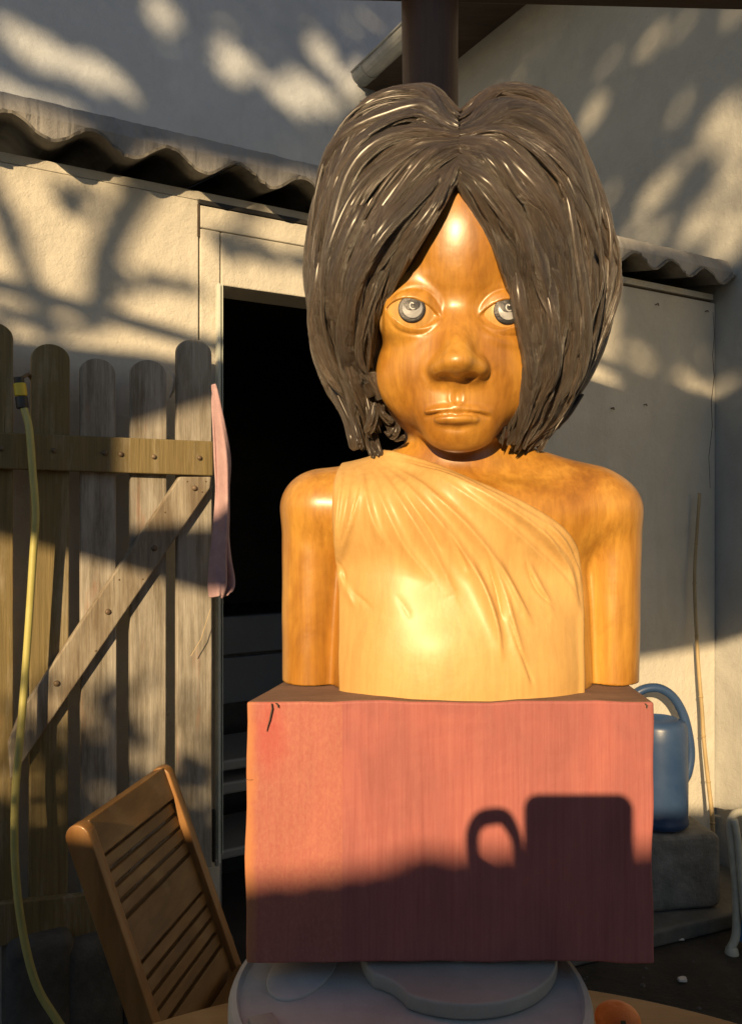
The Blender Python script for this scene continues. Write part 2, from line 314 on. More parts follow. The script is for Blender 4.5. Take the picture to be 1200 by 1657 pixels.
class G:
    def __init__(s): s.bm = bmesh.new()
    def poly(s, pts): return s.bm.faces.new([s.bm.verts.new(p) for p in pts])
    def _bev(s, faces, bev, seg):
        if bev > 0:
            ed = list({e for f in faces for e in f.edges})
            bmesh.ops.bevel(s.bm, geom=ed, offset=bev, segments=seg, profile=0.5, affect='EDGES', clamp_overlap=True)
    def box(s, c, ex, ey, ez, bev=0.0, seg=2):
        c, ex, ey, ez = Vector(c), Vector(ex), Vector(ey), Vector(ez)
        if ex.cross(ey).dot(ez) < 0: ex, ey = ey, ex
        v = [s.bm.verts.new(c+ex*a+ey*b+ez*d) for d in (-1, 1) for b in (-1, 1) for a in (-1, 1)]
        fs = [s.bm.faces.new([v[i] for i in q]) for q in ((0, 2, 3, 1), (4, 5, 7, 6), (0, 1, 5, 4), (2, 6, 7, 3), (0, 4, 6, 2), (1, 3, 7, 5))]
        s._bev(fs, bev, seg); return s
    def prism(s, pts, ext, bev=0.0, seg=2):
        ext = Vector(ext); a = [s.bm.verts.new(p) for p in pts]; b = [s.bm.verts.new(Vector(p)+ext) for p in pts]; n = len(a)
        fs = [s.bm.faces.new(a), s.bm.faces.new(b[::-1])]
        for i in range(n): fs.append(s.bm.faces.new((a[i], b[i], b[(i+1) % n], a[(i+1) % n])))
        bmesh.ops.recalc_face_normals(s.bm, faces=fs)
        s._bev(fs, bev, seg); return s
    def tube(s, pts, rad, n=10, cap=True, flat=1.0, up=None):
        pts = [Vector(p) for p in pts]; m = len(pts)
        if not isinstance(rad, (list, tuple)): rad = [rad]*m
        rings = []; prev = None
        for i in range(m):
            t = (pts[min(i+1, m-1)]-pts[max(i-1, 0)]).normalized()
            if prev is None:
                r = Vector(up) if up else (Vector((0, 0, 1)) if abs(t.z) < 0.9 else Vector((1, 0, 0)))
                a = (r-t*r.dot(t)).normalized()
            else: a = (prev-t*prev.dot(t)).normalized()
            prev = a; b = t.cross(a)
            rings.append([s.bm.verts.new(pts[i]+(a*math.cos(2*math.pi*k/n)*flat+b*math.sin(2*math.pi*k/n))*rad[i]) for k in range(n)])
        for i in range(m-1):
            for k in range(n):
                s.bm.faces.new((rings[i][k], rings[i][(k+1) % n], rings[i+1][(k+1) % n], rings[i+1][k]))
        if cap: s.bm.faces.new(rings[0][::-1]); s.bm.faces.new(rings[-1])
        return s
    def lathe(s, c, prof, n=40, wob=None):
        c = Vector(c); rings = []
        for (r, z) in prof:
            if r < 1e-6: rings.append([s.bm.verts.new(c+Vector((0, 0, z)))])
            else: rings.append([s.bm.verts.new(c+Vector((r*math.cos(2*math.pi*k/n), r*math.sin(2*math.pi*k/n), z))) for k in range(n)])
        for a, b in zip(rings[:-1], rings[1:]):
            for k in range(n):
                k2 = (k+1) % n
                if len(a) == 1 and len(b) == 1: continue
                if len(a) == 1: s.bm.faces.new((a[0], b[k2], b[k]))
                elif len(b) == 1: s.bm.faces.new((a[k], a[k2], b[0]))
                else: s.bm.faces.new((a[k], a[k2], b[k2], b[k]))
        return s
    def build(s, name, mat, parent=None, smooth=False, base=None, subsurf=0, angle=None):
        bmesh.ops.recalc_face_normals(s.bm, faces=s.bm.faces[:])
        off = Vector(rootloc(parent)) if parent else Vector(base or (0, 0, 0))
        bmesh.ops.translate(s.bm, verts=s.bm.verts[:], vec=-off)
        me = bpy.data.meshes.new(name); s.bm.to_mesh(me); s.bm.free()
        o = finish(name, me, mat, parent, smooth)
        if smooth and angle:
            try: me.set_sharp_from_angle(angle=R(angle))
            except Exception: pass
        if subsurf:
            md = o.modifiers.new('subdivision', 'SUBSURF'); md.levels = subsurf; md.render_levels = subsurf
        if not parent and base: o.location = base
        return o
def cr(pts, n):                                        # Catmull-Rom polyline
    pts = [Vector(p) for p in pts]; out = []
    q = [pts[0]*2-pts[1]]+pts+[pts[-1]*2-pts[-2]]
    for i in range(1, len(q)-2):
        for k in range(n):
            t = k/n; a, b, c, d = q[i-1], q[i], q[i+1], q[i+2]
            out.append(0.5*((2*b)+(c-a)*t+(2*a-5*b+4*c-d)*t*t+(3*b-a-3*c+d)*t**3))
    out.append(pts[-1]); return out
random.seed(5); rng = np.random.default_rng(5)
# ================================================================== the place
g = G(); g.poly([(-60, -60, 0), (60, -60, 0), (60, 80, 0), (-60, 80, 0)])
tag(g.build('ground', 'earth'), 'dark trodden earth ground of the yard', kind='structure')

ZG = -CZ
# ---- outbuilding with the doorway (wall frame: s along, b behind, z above eye)
def slab(name, s0, s1, z0, z1, b0, mat, parent, depth=0.12, bev=0.003, z0r=None, z1r=None):
    z0r = z0 if z0r is None else z0r; z1r = z1 if z1r is None else z1r
    return G().prism([WF(s0, b0, z0), WF(s1, b0, z0r), WF(s1, b0, z1r), WF(s0, b0, z1)], -VN*depth, bev, 2).build(name, mat, parent)
sDL = wp(357, 462)[0]; zDT = wp(357, 462)[1]; sJ = wp(323, 400)[0]; zLin = wp(357, 375)[1]; zDark = wp(325, 330)[1]
zCr = wp(165, 292)[1]; EO = -.092; zEave = wp(357, 277, EO)[1]; sDR = 0.42; sL = -2.2
ob = thing('outbuilding', 'low cream plastered outbuilding with an open dark doorway', 'building', WF(0, 0, ZG))
slab('wall', sL, sJ-0.0025, ZG, zCr-0.002, 0.0, 'plaster_lower', ob)
slab('wall', sDR+0.06, SW-0.004, ZG, zDark, 0.0, 'plaster_lower', ob)
slab('wall_head', sL, SW-0.004, zDark+0.012, zEave-0.02, 0.006, 'plaster_lower', ob)
slab('wall_head', sL, sJ-0.003, zCr+0.003, zDark+0.010, 0.003, 'plaster_lower', ob)
slab('door_jamb', sJ+0.0015, sDL-0.002, ZG, zLin-0.001, -0.002, 'surround', ob)
slab('door_jamb', sDR, sDR+0.058, ZG, zLin-0.001, -0.002, 'surround', ob)
slab('lintel', sJ+0.0015, sDR+0.058, zLin+0.0015, zDark-0.003, -0.001, 'surround', ob)
slab('lintel_panel', sDL+0.001, sDR-0.002, zDT, zLin-0.0015, -0.003, 'surround', ob)
tag(slab('drip_strip', sJ-0.003, sDR+0.06, zDark-0.001, zDark+0.0105, -0.004, 'black_paint', ob, 0.05, 0.001), 'black metal strip above the doorway')
slab('drip_strip', sJ-0.006, sJ+0.0005, zDark-0.085, zDark-0.002, -0.002, 'crack_dark', ob, 0.03, 0.001)
slab('joint_backing', sL, SW-0.006, zDT+0.004, zEave-0.03, 0.02, 'crack_dark', ob, 0.05, 0)
slab('joint_backing', sJ-0.02, sJ+0.02, ZG, zDT+0.002, 0.02, 'crack_dark', ob, 0.05, 0)
for x_, y_, r_ in ((988, 661, .003), (1041, 655, .0022), (1060, 493, .0022), (1140, 504, .0022)):
    s_n, z_n = wp(x_, y_); G().tube([WF(s_n, .004, z_n), WF(s_n, -.012, z_n+.001), WF(s_n+.001, -.0125, z_n-.006)], r_, 7).build('nail', 'bolt_rust', ob, True)
# hairline cracks in the plaster, thin recessed slivers filled with dirt
def hair_crack(pts, w):
    Lf, Rt = [], []
    for i, (x_, y_) in enumerate(pts):
        s_n, z_n = wp(x_+random.uniform(-1.5, 1.5), y_); k_ = w*(1-abs(2*i/(len(pts)-1)-1)*.7)
        Lf.append(WF(s_n-k_, -.0012, z_n)); Rt.append(WF(s_n+k_, -.0012, z_n))
    G().prism(Lf+Rt[::-1], -VN*.003).build('plaster_crack', 'crack_dark', ob)
hair_crack([(1152, 505), (1154, 540), (1151, 575), (1153, 610), (1149, 650), (1150, 690), (1147, 740), (1148, 790)], .0013)
# room behind the door
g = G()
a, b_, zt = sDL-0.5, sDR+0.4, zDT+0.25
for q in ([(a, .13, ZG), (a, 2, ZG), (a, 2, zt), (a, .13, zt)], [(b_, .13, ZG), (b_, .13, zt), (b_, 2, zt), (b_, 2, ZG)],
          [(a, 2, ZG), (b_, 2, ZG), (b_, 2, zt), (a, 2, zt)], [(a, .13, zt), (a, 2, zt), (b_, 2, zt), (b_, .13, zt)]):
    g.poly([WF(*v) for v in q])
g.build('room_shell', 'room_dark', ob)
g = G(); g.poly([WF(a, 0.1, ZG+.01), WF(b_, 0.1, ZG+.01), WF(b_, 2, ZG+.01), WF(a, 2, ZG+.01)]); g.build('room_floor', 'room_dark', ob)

# the open door leaf seen edge-on beside the jamb
dl = thing('door_leaf', 'narrow pale edge of an opened door with green rebate beside dark doorway', 'door', WF(sDL, 0, wp(352, 1392, -0.01)[1]))
zb = wp(352, 1392, -0.01)[1]
s1, s2, s3 = wp(350.5, 900, -0.02)[0], wp(355, 900, -0.02)[0], wp(358.5, 900, -0.02)[0]
G().prism([WF(s1, -0.012, zb), WF(s2, -0.012, zb), WF(s2, -0.012, zDT-.004), WF(s1, -0.012, zDT-.004)], VN*0.02, 0.001).build('door_edge', 'door_edge', dl)
G().prism([WF(s2+.0005, -0.008, zb+.01), WF(s3-.002, -0.008, zb+.01), WF(s3-.002, -0.008, zDT-.005), WF(s2+.0005, -0.008, zDT-.005)], VN*0.012, 0.0008).build('rebate', 'door_green', dl)
G().prism([WF(s3-.0018, -0.012, zb+.02), WF(s3, -0.012, zb+.02), WF(s3, -0.012, zDT-.005), WF(s3-.0018, -0.012, zDT-.005)], VN*0.02, 0.0004).build('glazing_bead', 'door_edge', dl)
zl0, zl1 = wp(344, 1392, -0.03)[1], wp(344, 1308, -0.03)[1]; sl0 = wp(341.5, 1350, -0.03)[0]; sl1 = wp(346.5, 1350, -0.03)[0]
lt = G().prism([WF(sl0, -0.034, zl0), WF(sl1, -0.034, zl0), WF(sl1, -0.034, zl1), WF(sl0, -0.034, zl1)], VN*0.012, 0.002).build('latch', 'black_paint', dl)
G().box(WF(sl1, -0.05, zl0), VW*.004, VN*.006, VZ*.007, 0.001).build('latch_keeper', 'appliance_white', lt)

# things standing in the dark room
def roombox(name, label, cat, x0, x1, y0, y1, b0, dep, mat, bev=0.01):
    s0, z1 = wp(x0, y0, b0); s1_, z0 = wp(x1, y1, b0)
    z0, z1 = (wp((x0+x1)/2, y1, b0)[1], wp((x0+x1)/2, y0, b0)[1])
    return s0, s1_, z0, z1
s0, s1_, z0, z1 = roombox('', '', '', 330, 560, 992, 1130, 0.9, 0, '')
cab = thing('drawer_cabinet', 'grey two-drawer cabinet standing in the dark doorway', 'cabinet', WF((s0+s1_)/2, 1.1, ZG))
zm = z1-(z1-z0)*0.46
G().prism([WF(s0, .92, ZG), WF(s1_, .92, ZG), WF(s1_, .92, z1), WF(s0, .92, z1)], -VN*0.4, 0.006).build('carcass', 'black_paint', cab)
for za, zc in ((z0, zm-.006), (zm+.006, z1-.004)):
    d = G().prism([WF(s0+.004, .905, za), WF(s1_-.004, .905, za), WF(s1_-.004, .905, zc), WF(s0+.004, .905, zc)], -VN*0.02, 0.004).build('drawer', 'cabinet_grey', cab)
rk = thing('plastic_rack', 'white plastic rack with two rounded shelves low in the doorway', 'rack', WF(sDL+.2, .55, ZG))
for y0, y1 in ((1228, 1246), (1264, 1284), (1372, 1388)):
    s0, z1 = wp(352, y0, .5); s1_ = wp(560, y0, .5)[0]; zmid = wp(380, y0, .5)[1]; zlow = wp(380, y1, .5)[1]
    G().prism([WF(s0, .5, zlow), WF(s1_, .5, zlow), WF(s1_, .5, zmid), WF(s0, .5, zmid)], -VN*0.3, 0.008, 3).build('shelf', 'appliance_white', rk)
s0 = wp(354, 1240, .5)[0]
for sx_ in (s0+.005, wp(560, 1240, .5)[0]-.01):
    for bb in (.515, .785): G().box(WF(sx_, bb, (ZG+wp(380, 1240, .5)[1])/2-.005), VW*.008, VN*.008, VZ*((wp(380, 1240, .5)[1]-ZG)/2-.006), 0.002).build('upright', 'appliance_white', rk)

# ---- corrugated eave of the lean-to roof
cr_ = thing('corrugated_roof', 'corrugated fibre cement lean-to roof with mortared eave over the doorway', 'roof', WF(0, EO, zEave))
PITCH, AMP = 0.176, 0.0215
s_ph = wp(214, 256, EO)[0]                         # one trough bottom
def wave(s): return -AMP*math.cos(2*math.pi*(s-s_ph)/PITCH)
edges = [sL, sL+0.88, sL+0.88*2, sL+0.88*3, sL+0.88*4, SW-.004]
for i in range(len(edges)-1):
    a, b_ = edges[i]+.002, edges[i+1]-.002
    n = max(6, int((b_-a)/0.008)); vv, ff = [], []
    lift = 0.0015*(i % 2)
    for j in range(n+1):
        s = a+(b_-a)*j/n; z = zEave+AMP*0.2+wave(s)+lift
        chip = float(rng.normal(0, .0012)) if j % 3 else float(rng.normal(0, .003))
        for (bb, dz) in ((EO+chip, 0), (EO+chip, .0075), (2.15, .0075+.42), (2.15, .42)): vv.append(WF(s, bb, z+dz))
    for j in range(n):
        k = 4*j
        for q in range(4): ff.append((k+q, k+(q+1) % 4, k+4+(q+1) % 4, k+4+q))
    ff += [(0, 1, 2, 3), (4*n+3, 4*n+2, 4*n+1, 4*n)]
    mesh('corrugated_sheet', vv, ff, 'fibre_cement', cr_, smooth=False)
# mortar haunch filling the waves, straight on top
ztop0 = zEave+AMP*0.2+AMP+.0075+.006
n = int((SW-.006-sL)/0.006); vv, ff = [], []
rr = np.cumsum(rng.normal(0, 1, n+1)); rr -= np.convolve(rr, np.ones(25)/25, 'same'); rr = np.clip(rr*0.0012, -.004, .004)
for j in range(n+1):
    s = sL+(SW-.006-sL)*j/n; z = zEave+AMP*0.2+wave(s)+.0082; r = float(rr[j])
    for (bb, zz) in ((EO+.013+r*.6, z), (EO+.010+r, ztop0+r*.4), (EO+.032+r*1.2, ztop0+.046+r), (0.01, ztop0+.062)): vv.append(WF(s, bb, zz))
for j in range(n):
    k = 4*j
    for q in range(3): ff.append((k+q, k+4+q, k+5+q, k+q+1))
mesh('mortar_haunch', vv, ff, 'mortar', cr_, smooth=False)

# ---- tall house behind and side building
hb = thing('rear_house', 'tall pale grey plastered house wall rising above the corrugated roof', 'building', WF(-1, 2.3, ZG))
G().prism([WF(-4.5, 2.2, ZG), WF(SW+.3, 2.2, ZG), WF(SW+.3, 2.2, 4.2), WF(-4.5, 2.2, 4.2)], -VN*0.25).build('wall', 'plaster_upper', hb)
sb = thing('side_building', 'plastered side building on the right with dark eaves and zinc gutter', 'building', WF(SW+.1, 1, ZG))
zS = 2.50
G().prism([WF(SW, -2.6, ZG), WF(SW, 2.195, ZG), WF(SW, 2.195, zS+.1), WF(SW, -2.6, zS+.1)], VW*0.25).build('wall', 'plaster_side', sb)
GS = SW-0.36
rf = G().prism([WF(GS+.02, -2.8, zS+.02), WF(SW+.9, -2.8, zS+.62), WF(SW+.9, -2.8, zS+.68), WF(GS+.02, -2.8, zS+.08)], -VN*4.98).build('roof', 'roof_tile', sb)
G().prism([WF(GS+.05, -2.7, zS-.012), WF(SW-.003, -2.7, zS-.012), WF(SW-.003, -2.7, zS+.012), WF(GS+.05, -2.7, zS+.012)], -VN*4.86).build('soffit', 'beam_wood', rf)
g = G(); prof = [(math.cos(t)*.062, math.sin(t)*.062) for t in [math.pi+math.pi*i/10 for i in range(11)]]
prof2 = [(x*.93, z*.93) for x, z in prof[::-1]]
g.prism([WF(GS-.015+x, -2.8, zS-.005+z) for x, z in prof+prof2], -VN*4.86).build('gutter', 'gutter_zinc', sb)
gu = [o for o in sb.children if o.name.startswith('gutter')][0]
G().prism([WF(GS-.015+x, 2.058, zS-.005+z) for x, z in prof], -VN*.004).build('end_cap', 'gutter_zinc', gu)
G().tube([WF(GS-.08, -2.8, zS-.004), WF(GS-.08, 2.06, zS-.004)], .006, 8).build('rolled_rim', 'gutter_zinc', gu)
for bb in (1.95, 1.35, .75, .15): G().prism([WF(GS-.015+x*1.06, bb, zS-.005+z*1.06) for x, z in prof]+[WF(GS-.015+x*1.0, bb, zS-.005+z*1.0) for x, z in prof[::-1]], -VN*.02).build('bracket', 'gutter_zinc', gu)

# ---- porch post and beam
ZP = (CY-10)/F*1.3
po = thing('porch', 'dark brown round porch post and beam behind the carved head', 'porch', (P(697, 828, 1.3).x, 1.3, 0))
px_ = P(697, 828, 1.3).x
pts = [Vector((px_+0.004*(1-z/2.2)+.002*math.sin(z*5), 1.3, z)) for z in np.linspace(0, CZ+ZP+.04, 24)]
G().tube(pts, [.0445+.0008*math.sin(i*1.7) for i in range(24)], 24).build('post', 'post_wood', po, True)
G().box((1.25, 1.302+.0385*.9, CZ+ZP+.094), (1.6, 0.0616, 0), (-.002, .055, 0), (0, 0, .06), .004).build('beam', 'beam_wood', po)


# ================================================================== picket gate
GB = -0.10
gate = thing('picket_gate', 'weathered round-topped wooden picket gate with diagonal brace beside the doorway', 'gate', WF(wp(170, 1450, GB)[0], GB, ZG))
zbot = wp(80, 1462, GB)[1]
def picket(x0, x1, ytop, mat, bow=0.0):
    s0 = wp(x0, 800, GB)[0]; s1 = wp(x1, 800, GB)[0]; zt = wp((x0+x1)/2, ytop, GB)[1]; w = (s1-s0)/2; c = (s0+s1)/2
    zs = zt-w*.82
    pts = [(s0, zbot), (s1, zbot), (s1, zs)]+[(c+w*math.cos(t), zs+w*.82*math.sin(t)) for t in [math.pi*i/14 for i in range(1, 14)]]+[(s0, zs)]
    return G().prism([WF(a+bow*(z-zbot), GB, z) for a, z in pts], -VN*.02, .0025, 2).build('picket', mat, gate)
picket(-118, -62, 500, 'picket_wood'); picket(-42, 22, 521, 'picket_wood')
picket(48, 110, 556, 'picket_wood', .004); picket(133, 190, 580, 'picket_worn', -.003); picket(210, 268, 582, 'picket_worn', .003); picket(287, 343, 548, 'picket_worn')
def wrect(x0, y0, x1, y1, x1b, y1b, x0b, y0b, b, dep, mat, name, bev=.003):
    pts = []
    for x, y in ((x0, y0), (x1, y1), (x1b, y1b), (x0b, y0b)):
        s, z = wp(x, y, b); pts.append(WF(s, b, z))
    return G().prism(pts, -VN*dep, bev).build(name, mat, gate)
RB = GB-.022
rail = wrect(-130, 694, 345, 714, 345, 770, -130, 754, RB, .0215, 'picket_wood', 'rail')
brace = wrect(293, 771, 342, 771, 330, 805, 48, 1218, RB-.001, .0205, 'brace_wood', 'brace')
bpy.data.objects.remove(brace)
pts = []
for x, y in ((291, 771.5), (342, 771.5), (340, 790), (60, 1200), (18, 1262), (14, 1205), (34, 1152)):
    s, z = wp(x, y, RB-.001); pts.append(WF(s, RB-.001, z))
brace = G().prism(pts, -VN*.0205, .003).build('brace', 'brace_wood', gate)
wrect(-130, 1476, 340, 1428, 340, 1492, -130, 1548, RB, .0215, 'picket_wood', 'rail')
def bolt(x, y, par, r=.006):
    s, z = wp(x, y, RB-.001); c = WF(s, RB-.0012, z)
    prof = [(r*math.cos(t), r*.75*math.sin(t)) for t in [math.pi/2*i/4 for i in range(5)]]
    g = G(); rings = []
    for rr_, h in prof[:-1]: rings.append([g.bm.verts.new(c+VW*rr_*math.cos(2*math.pi*k/10)+VZ*rr_*math.sin(2*math.pi*k/10)+VN*h) for k in range(10)])
    for a, b_ in zip(rings[:-1], rings[1:]):
        for k in range(10): g.bm.faces.new((a[k], a[(k+1) % 10], b_[(k+1) % 10], b_[k]))
    g.bm.faces.new(rings[-1]); g.build('bolt', 'bolt_rust', par, True)
for x, y in ((2, 726), (88, 729), (170, 733), (196, 735), (249, 739), (323, 741)): bolt(x, y, rail)
for x, y in ((315, 790), (250, 887), (175, 990), (92, 1106)): bolt(x, y, brace, .007)
for x, y in ((303, 779), (333, 779), (267, 829), (327, 796), (193, 938), (231, 937), (155, 1053)): bolt(x, y, brace, .0022)

# low stones under the gate
for i, (x, y, w, h) in enumerate(((20, 1555, 90, 60), (110, 1560, 80, 70), (205, 1550, 90, 62), (300, 1540, 70, 60))):
    s, z = wp(x, y, -.14); s1_ = wp(x+w, y, -.14)[0]
    c = WF((s+s1_)/2, -.10, (ZG+wp(x, 1525, -.14)[1])/2); hz = (wp(x, 1525, -.14)[1]-ZG)/2
    o = G().box(c, VW*((s1_-s)/2+.012), VN*.07, VZ*hz, .025, 3).build('rough_stone', 'stone_dark', base=tuple(c-VZ*hz), smooth=True)
    tag(o, ['dark rough stone under the gate, leftmost of the four', 'dark rough stone under the gate, second from the left', 'dark rough stone under the gate, third from the left',
            'dark rough stone under the gate, nearest the doorway'][i], 'stone', 'rough stones under the gate')

# white rag behind the gate
g = G(); pts = []
s, z = wp(278, 600, -.05)
g.tube(cr([WF(s, -.05, z), WF(s+.006, -.055, z-.02), WF(s+.004, -.05, z-.045), WF(s-.004, -.05, z-.065)], 4), [.004, .006, .008, .009, .0085, .009, .01, .009, .009, .008, .007, .005, .003], 8, flat=.5)
tag(g.build('white_rag', 'rag_white', base=tuple(WF(s, -.05, z-.065)), smooth=True), 'small white rag hanging between two pickets of the gate', 'rag')

# pink cloth hanging at the gate's edge
def cloth():
    rows = [(622, 343, 347), (640, 343, 353), (665, 344, 360), (700, 346, 369), (745, 348, 376), (790, 350, 374), (830, 349, 374), (870, 346, 373), (905, 343, 375), (935, 341, 379), (952, 341, 377), (966, 343, 366)]
    rows2 = cr([Vector(r) for r in rows], 5); n = 26; vv, ff = [], []
    for i, rw in enumerate(rows2):
        for j in range(n+1):
            t = j/n; x = rw.y+(rw.z-rw.y)*t
            y = rw.x+(3*math.sin(9*t+2) if i > len(rows2)-4 else 0)
            k = i/len(rows2)
            b = -.165+.014*math.sin(t*8+k*2.2)*min(1, k*2.5)+.006*math.sin(t*17-k*5)*min(1, k*2)-.012*math.sin(math.pi*t)
            s, z = wp(x, y, -.165); vv.append(WF(s, b, z))
    m = n+1
    for i in range(len(rows2)-1):
        for j in range(n): ff.append((i*m+j, i*m+j+1, i*m+m+j+1, i*m+m+j))
    s, z = wp(355, 965, -.165)
    o = mesh('pink_towel', vv, ff, 'pink_towel', None, True, tuple(WF(s, -.165, z)))
    md = o.modifiers.new('thickness', 'SOLIDIFY'); md.thickness = .005; md.offset = 0
    md = o.modifiers.new('smooth', 'SUBSURF'); md.levels = 1; md.render_levels = 1
    tag(o, 'pink towel hanging at the edge of the gate beside the doorway', 'towel')
cloth()
# loose twine on the last picket
s_ = [(341, 985), (333, 1010), (325, 1035), (316, 1050), (309, 1062)]
tag(G().tube([WF(*(lambda q: (q[0], RB-.003, q[1]))(wp(x, y, RB-.003))) for x, y in s_], .0009, 6).build('twine', 'twine', base=tuple(WF(wp(309, 1062, RB)[0], RB, wp(309, 1062, RB)[1]))), 'frayed bit of twine hanging on the gate picket nearest the doorway', 'twine')

# ================================================================== garden hose
HB = RB-.02
hp = [(36, 652), (47, 690), (53, 760), (58, 830), (54, 900), (49, 980), (42, 1080), (34, 1180), (25, 1290), (25, 1400), (36, 1500), (58, 1590), (92, 1650), (140, 1720), (190, 1800)]
deps = [HB, HB-.012, HB-.018, HB-.02, HB-.02, HB-.02, HB-.022, HB-.03, HB-.04, HB-.055, HB-.08, HB-.11, HB-.14, HB-.17, HB-.2]
hose = thing('garden_hose', 'yellow garden hose with black connector hanging down the picket gate', 'hose', (-.5, 1.6, 0.0))
pts = [WF(*(lambda q: (q[0], b, q[1]))(wp(x, y, b))) for (x, y), b in zip(hp, deps)]
pts += [pts[-1]+Vector((.12, -.02, -.06)), Vector((pts[-1].x+.25, pts[-1].y, .012)), Vector((pts[-1].x+.45, pts[-1].y+.1, .012))]
G().tube(cr(pts, 8), .0079, 14).build('hose_pipe', 'hose_yellow', hose, True)
top = pts[0]; up = (Vector(WF(*(lambda q: (q[0], HB, q[1]))(wp(31, 612, HB))))-top).normalized()
con = G().tube([top-up*.012, top-up*.010, top+up*.012, top+up*.014], [.0105, .0125, .0125, .011], 16).build('connector', 'hose_black', hose, True, angle=40)
G().tube([top+up*.0142, top+up*.016, top+up*.040, top+up*.042], [.011, .0128, .0128, .011], 16).build('collar', 'hose_bright', con, True, angle=40)
G().tube([top+up*.0422, top+up*.0545], [.0105, .0105], 16).build('nozzle_end', 'hose_black', con, True, angle=40)
G().tube([top+up*.05, top+up*.06+Vector((0, .05, .01)), top+up*.05+Vector((0, .09, 0))], .004, 8).build('hook', 'bolt_rust', con, True)
# ================================================================== right-hand corner
# watering can
wc = P(1066, 1330, 2.80); zc = wc.z
can = thing('watering_can', 'blue-grey plastic watering can on a stone block behind the plinth', 'watering can', (wc.x, wc.y, zc))
Hc = (1330-1160)/F*2.80
rB = (1110-1066)/F*2.80
G().lathe((wc.x, wc.y, zc), [(0, 0), (rB*.98, 0), (rB*1.02, .006), (rB*1.02, .02), (rB*.985, .026), (rB, .06), (rB*1.0, Hc*.8), (rB*.97, Hc*.92), (rB*.9, Hc*.965), (rB*.72, Hc*.985), (rB*.66, Hc*.99), (rB*.62, Hc*.97), (0, Hc*.9)], 48).build('body', 'can_blue', can, True, angle=50)
hpts = [P(x, y, 2.80) for x, y in ((1012, 1150), (1022, 1128), (1042, 1115), (1066, 1114), (1088, 1128), (1104, 1155), (1113, 1190), (1116, 1222), (1112, 1248), (1106, 1262))]
G().tube(cr(hpts, 5), .0155, 12, up=(0, 1, 0), flat=1.15).build('handle', 'can_blue', can, True)
G().tube([P(1030, 1300, 2.80), P(985, 1230, 2.80), P(945, 1160, 2.80)], [.03, .02, .014], 14).build('spout', 'can_blue', can, True)
G().lathe(P(945, 1160, 2.80), [(0, -.01), (.02, -.008), (.035, .02), (.035, .026), (0, .03)], 20).build('rose', 'can_blue', can, True, angle=40)
# stone block under it
st = P(1062, 1400, 2.64)
def rock(name, c, ext, seed, mat, rot=None, n=5, amp=.06):
    bm = bmesh.new(); bmesh.ops.create_cube(bm, size=2.0)
    bmesh.ops.bevel(bm, geom=bm.edges[:], offset=.22, segments=3, profile=.5, affect='EDGES')
    bmesh.ops.subdivide_edges(bm, edges=bm.edges[:], cuts=3, use_grid_fill=True)
    rs = np.random.default_rng(seed); ks = rs.normal(0, 2.2, (8, 3)); ph = rs.uniform(0, 6.3, 8)
    for v in bm.verts:
        d = sum(math.sin(float(np.dot(k, v.co))+p_) for k, p_ in zip(ks, ph))/8
        v.co *= 1+amp*2*d
        v.co = Vector((v.co.x*ext[0], v.co.y*ext[1], v.co.z*ext[2]))
        if rot: v.co = Matrix.Rotation(rot, 3, 'Z') @ v.co
        v.co += Vector((0, 0, ext[2]))
    me = bpy.data.meshes.new(name); bm.to_mesh(me); bm.free()
    o = finish(name, me, mat, None, True); o.location = c; return o
hst = zc-.004-0.0
tag(rock('stone_block', (.995, 2.79, 0.056), (.155, .095, (hst-.056)/2*0.985), 3, 'stone', R(8), amp=.025), 'rounded grey stone block carrying the watering can', 'stone')
# low concrete step along the wall
g = G(); bpx = [wp(960, 1440, -.02)[0], SW-.004]
g.prism([WF(bpx[0]-.3, -.02, ZG+.001), WF(bpx[1], -.02, ZG+.001), WF(bpx[1], -.34, ZG+.001), WF(bpx[0]-.3, -.20, ZG+.001)], VZ*.055, .012, 3)
tag(g.build('concrete_step', 'concrete', base=tuple(WF((bpx[0]+bpx[1])/2, -.15, ZG))), 'low concrete step at the foot of the wall in the right corner', 'step')
# bamboo cane
bd = 2.98
bp = [P(1155, 1400, 2.86), P(1151, 1320, 2.9), P(1145, 1265, 2.92), P(1138, 1200, 2.94), P(1135, 1150, 2.955), P(1129, 1075, 2.97), P(1124, 985, 2.985), P(1123, 925, 2.99), P(1126, 870, 3.0), P(1131, 798, 3.0)]
bp = [Vector((1.28*0+P(1158, 1480, 2.8).x, 2.8, .06))]+bp
bam = thing('bamboo_cane', 'thin bamboo cane leaning in the corner beside the watering can', 'cane', tuple(bp[0]))
ptsb = cr(bp, 6); rad = [.0082-.0028*i/len(ptsb) for i in range(len(ptsb))]
G().tube(ptsb, rad, 10).build('culm', 'bamboo', bam, True)
for i in range(4, len(ptsb)-2, 7):
    t = (ptsb[i+1]-ptsb[i]).normalized()
    G().tube([ptsb[i]-t*.004, ptsb[i]-t*.001, ptsb[i]+t*.001, ptsb[i]+t*.004], [rad[i]*.98, rad[i]*1.28, rad[i]*1.28, rad[i]*.98], 10).build('node', 'bamboo', bam, True)
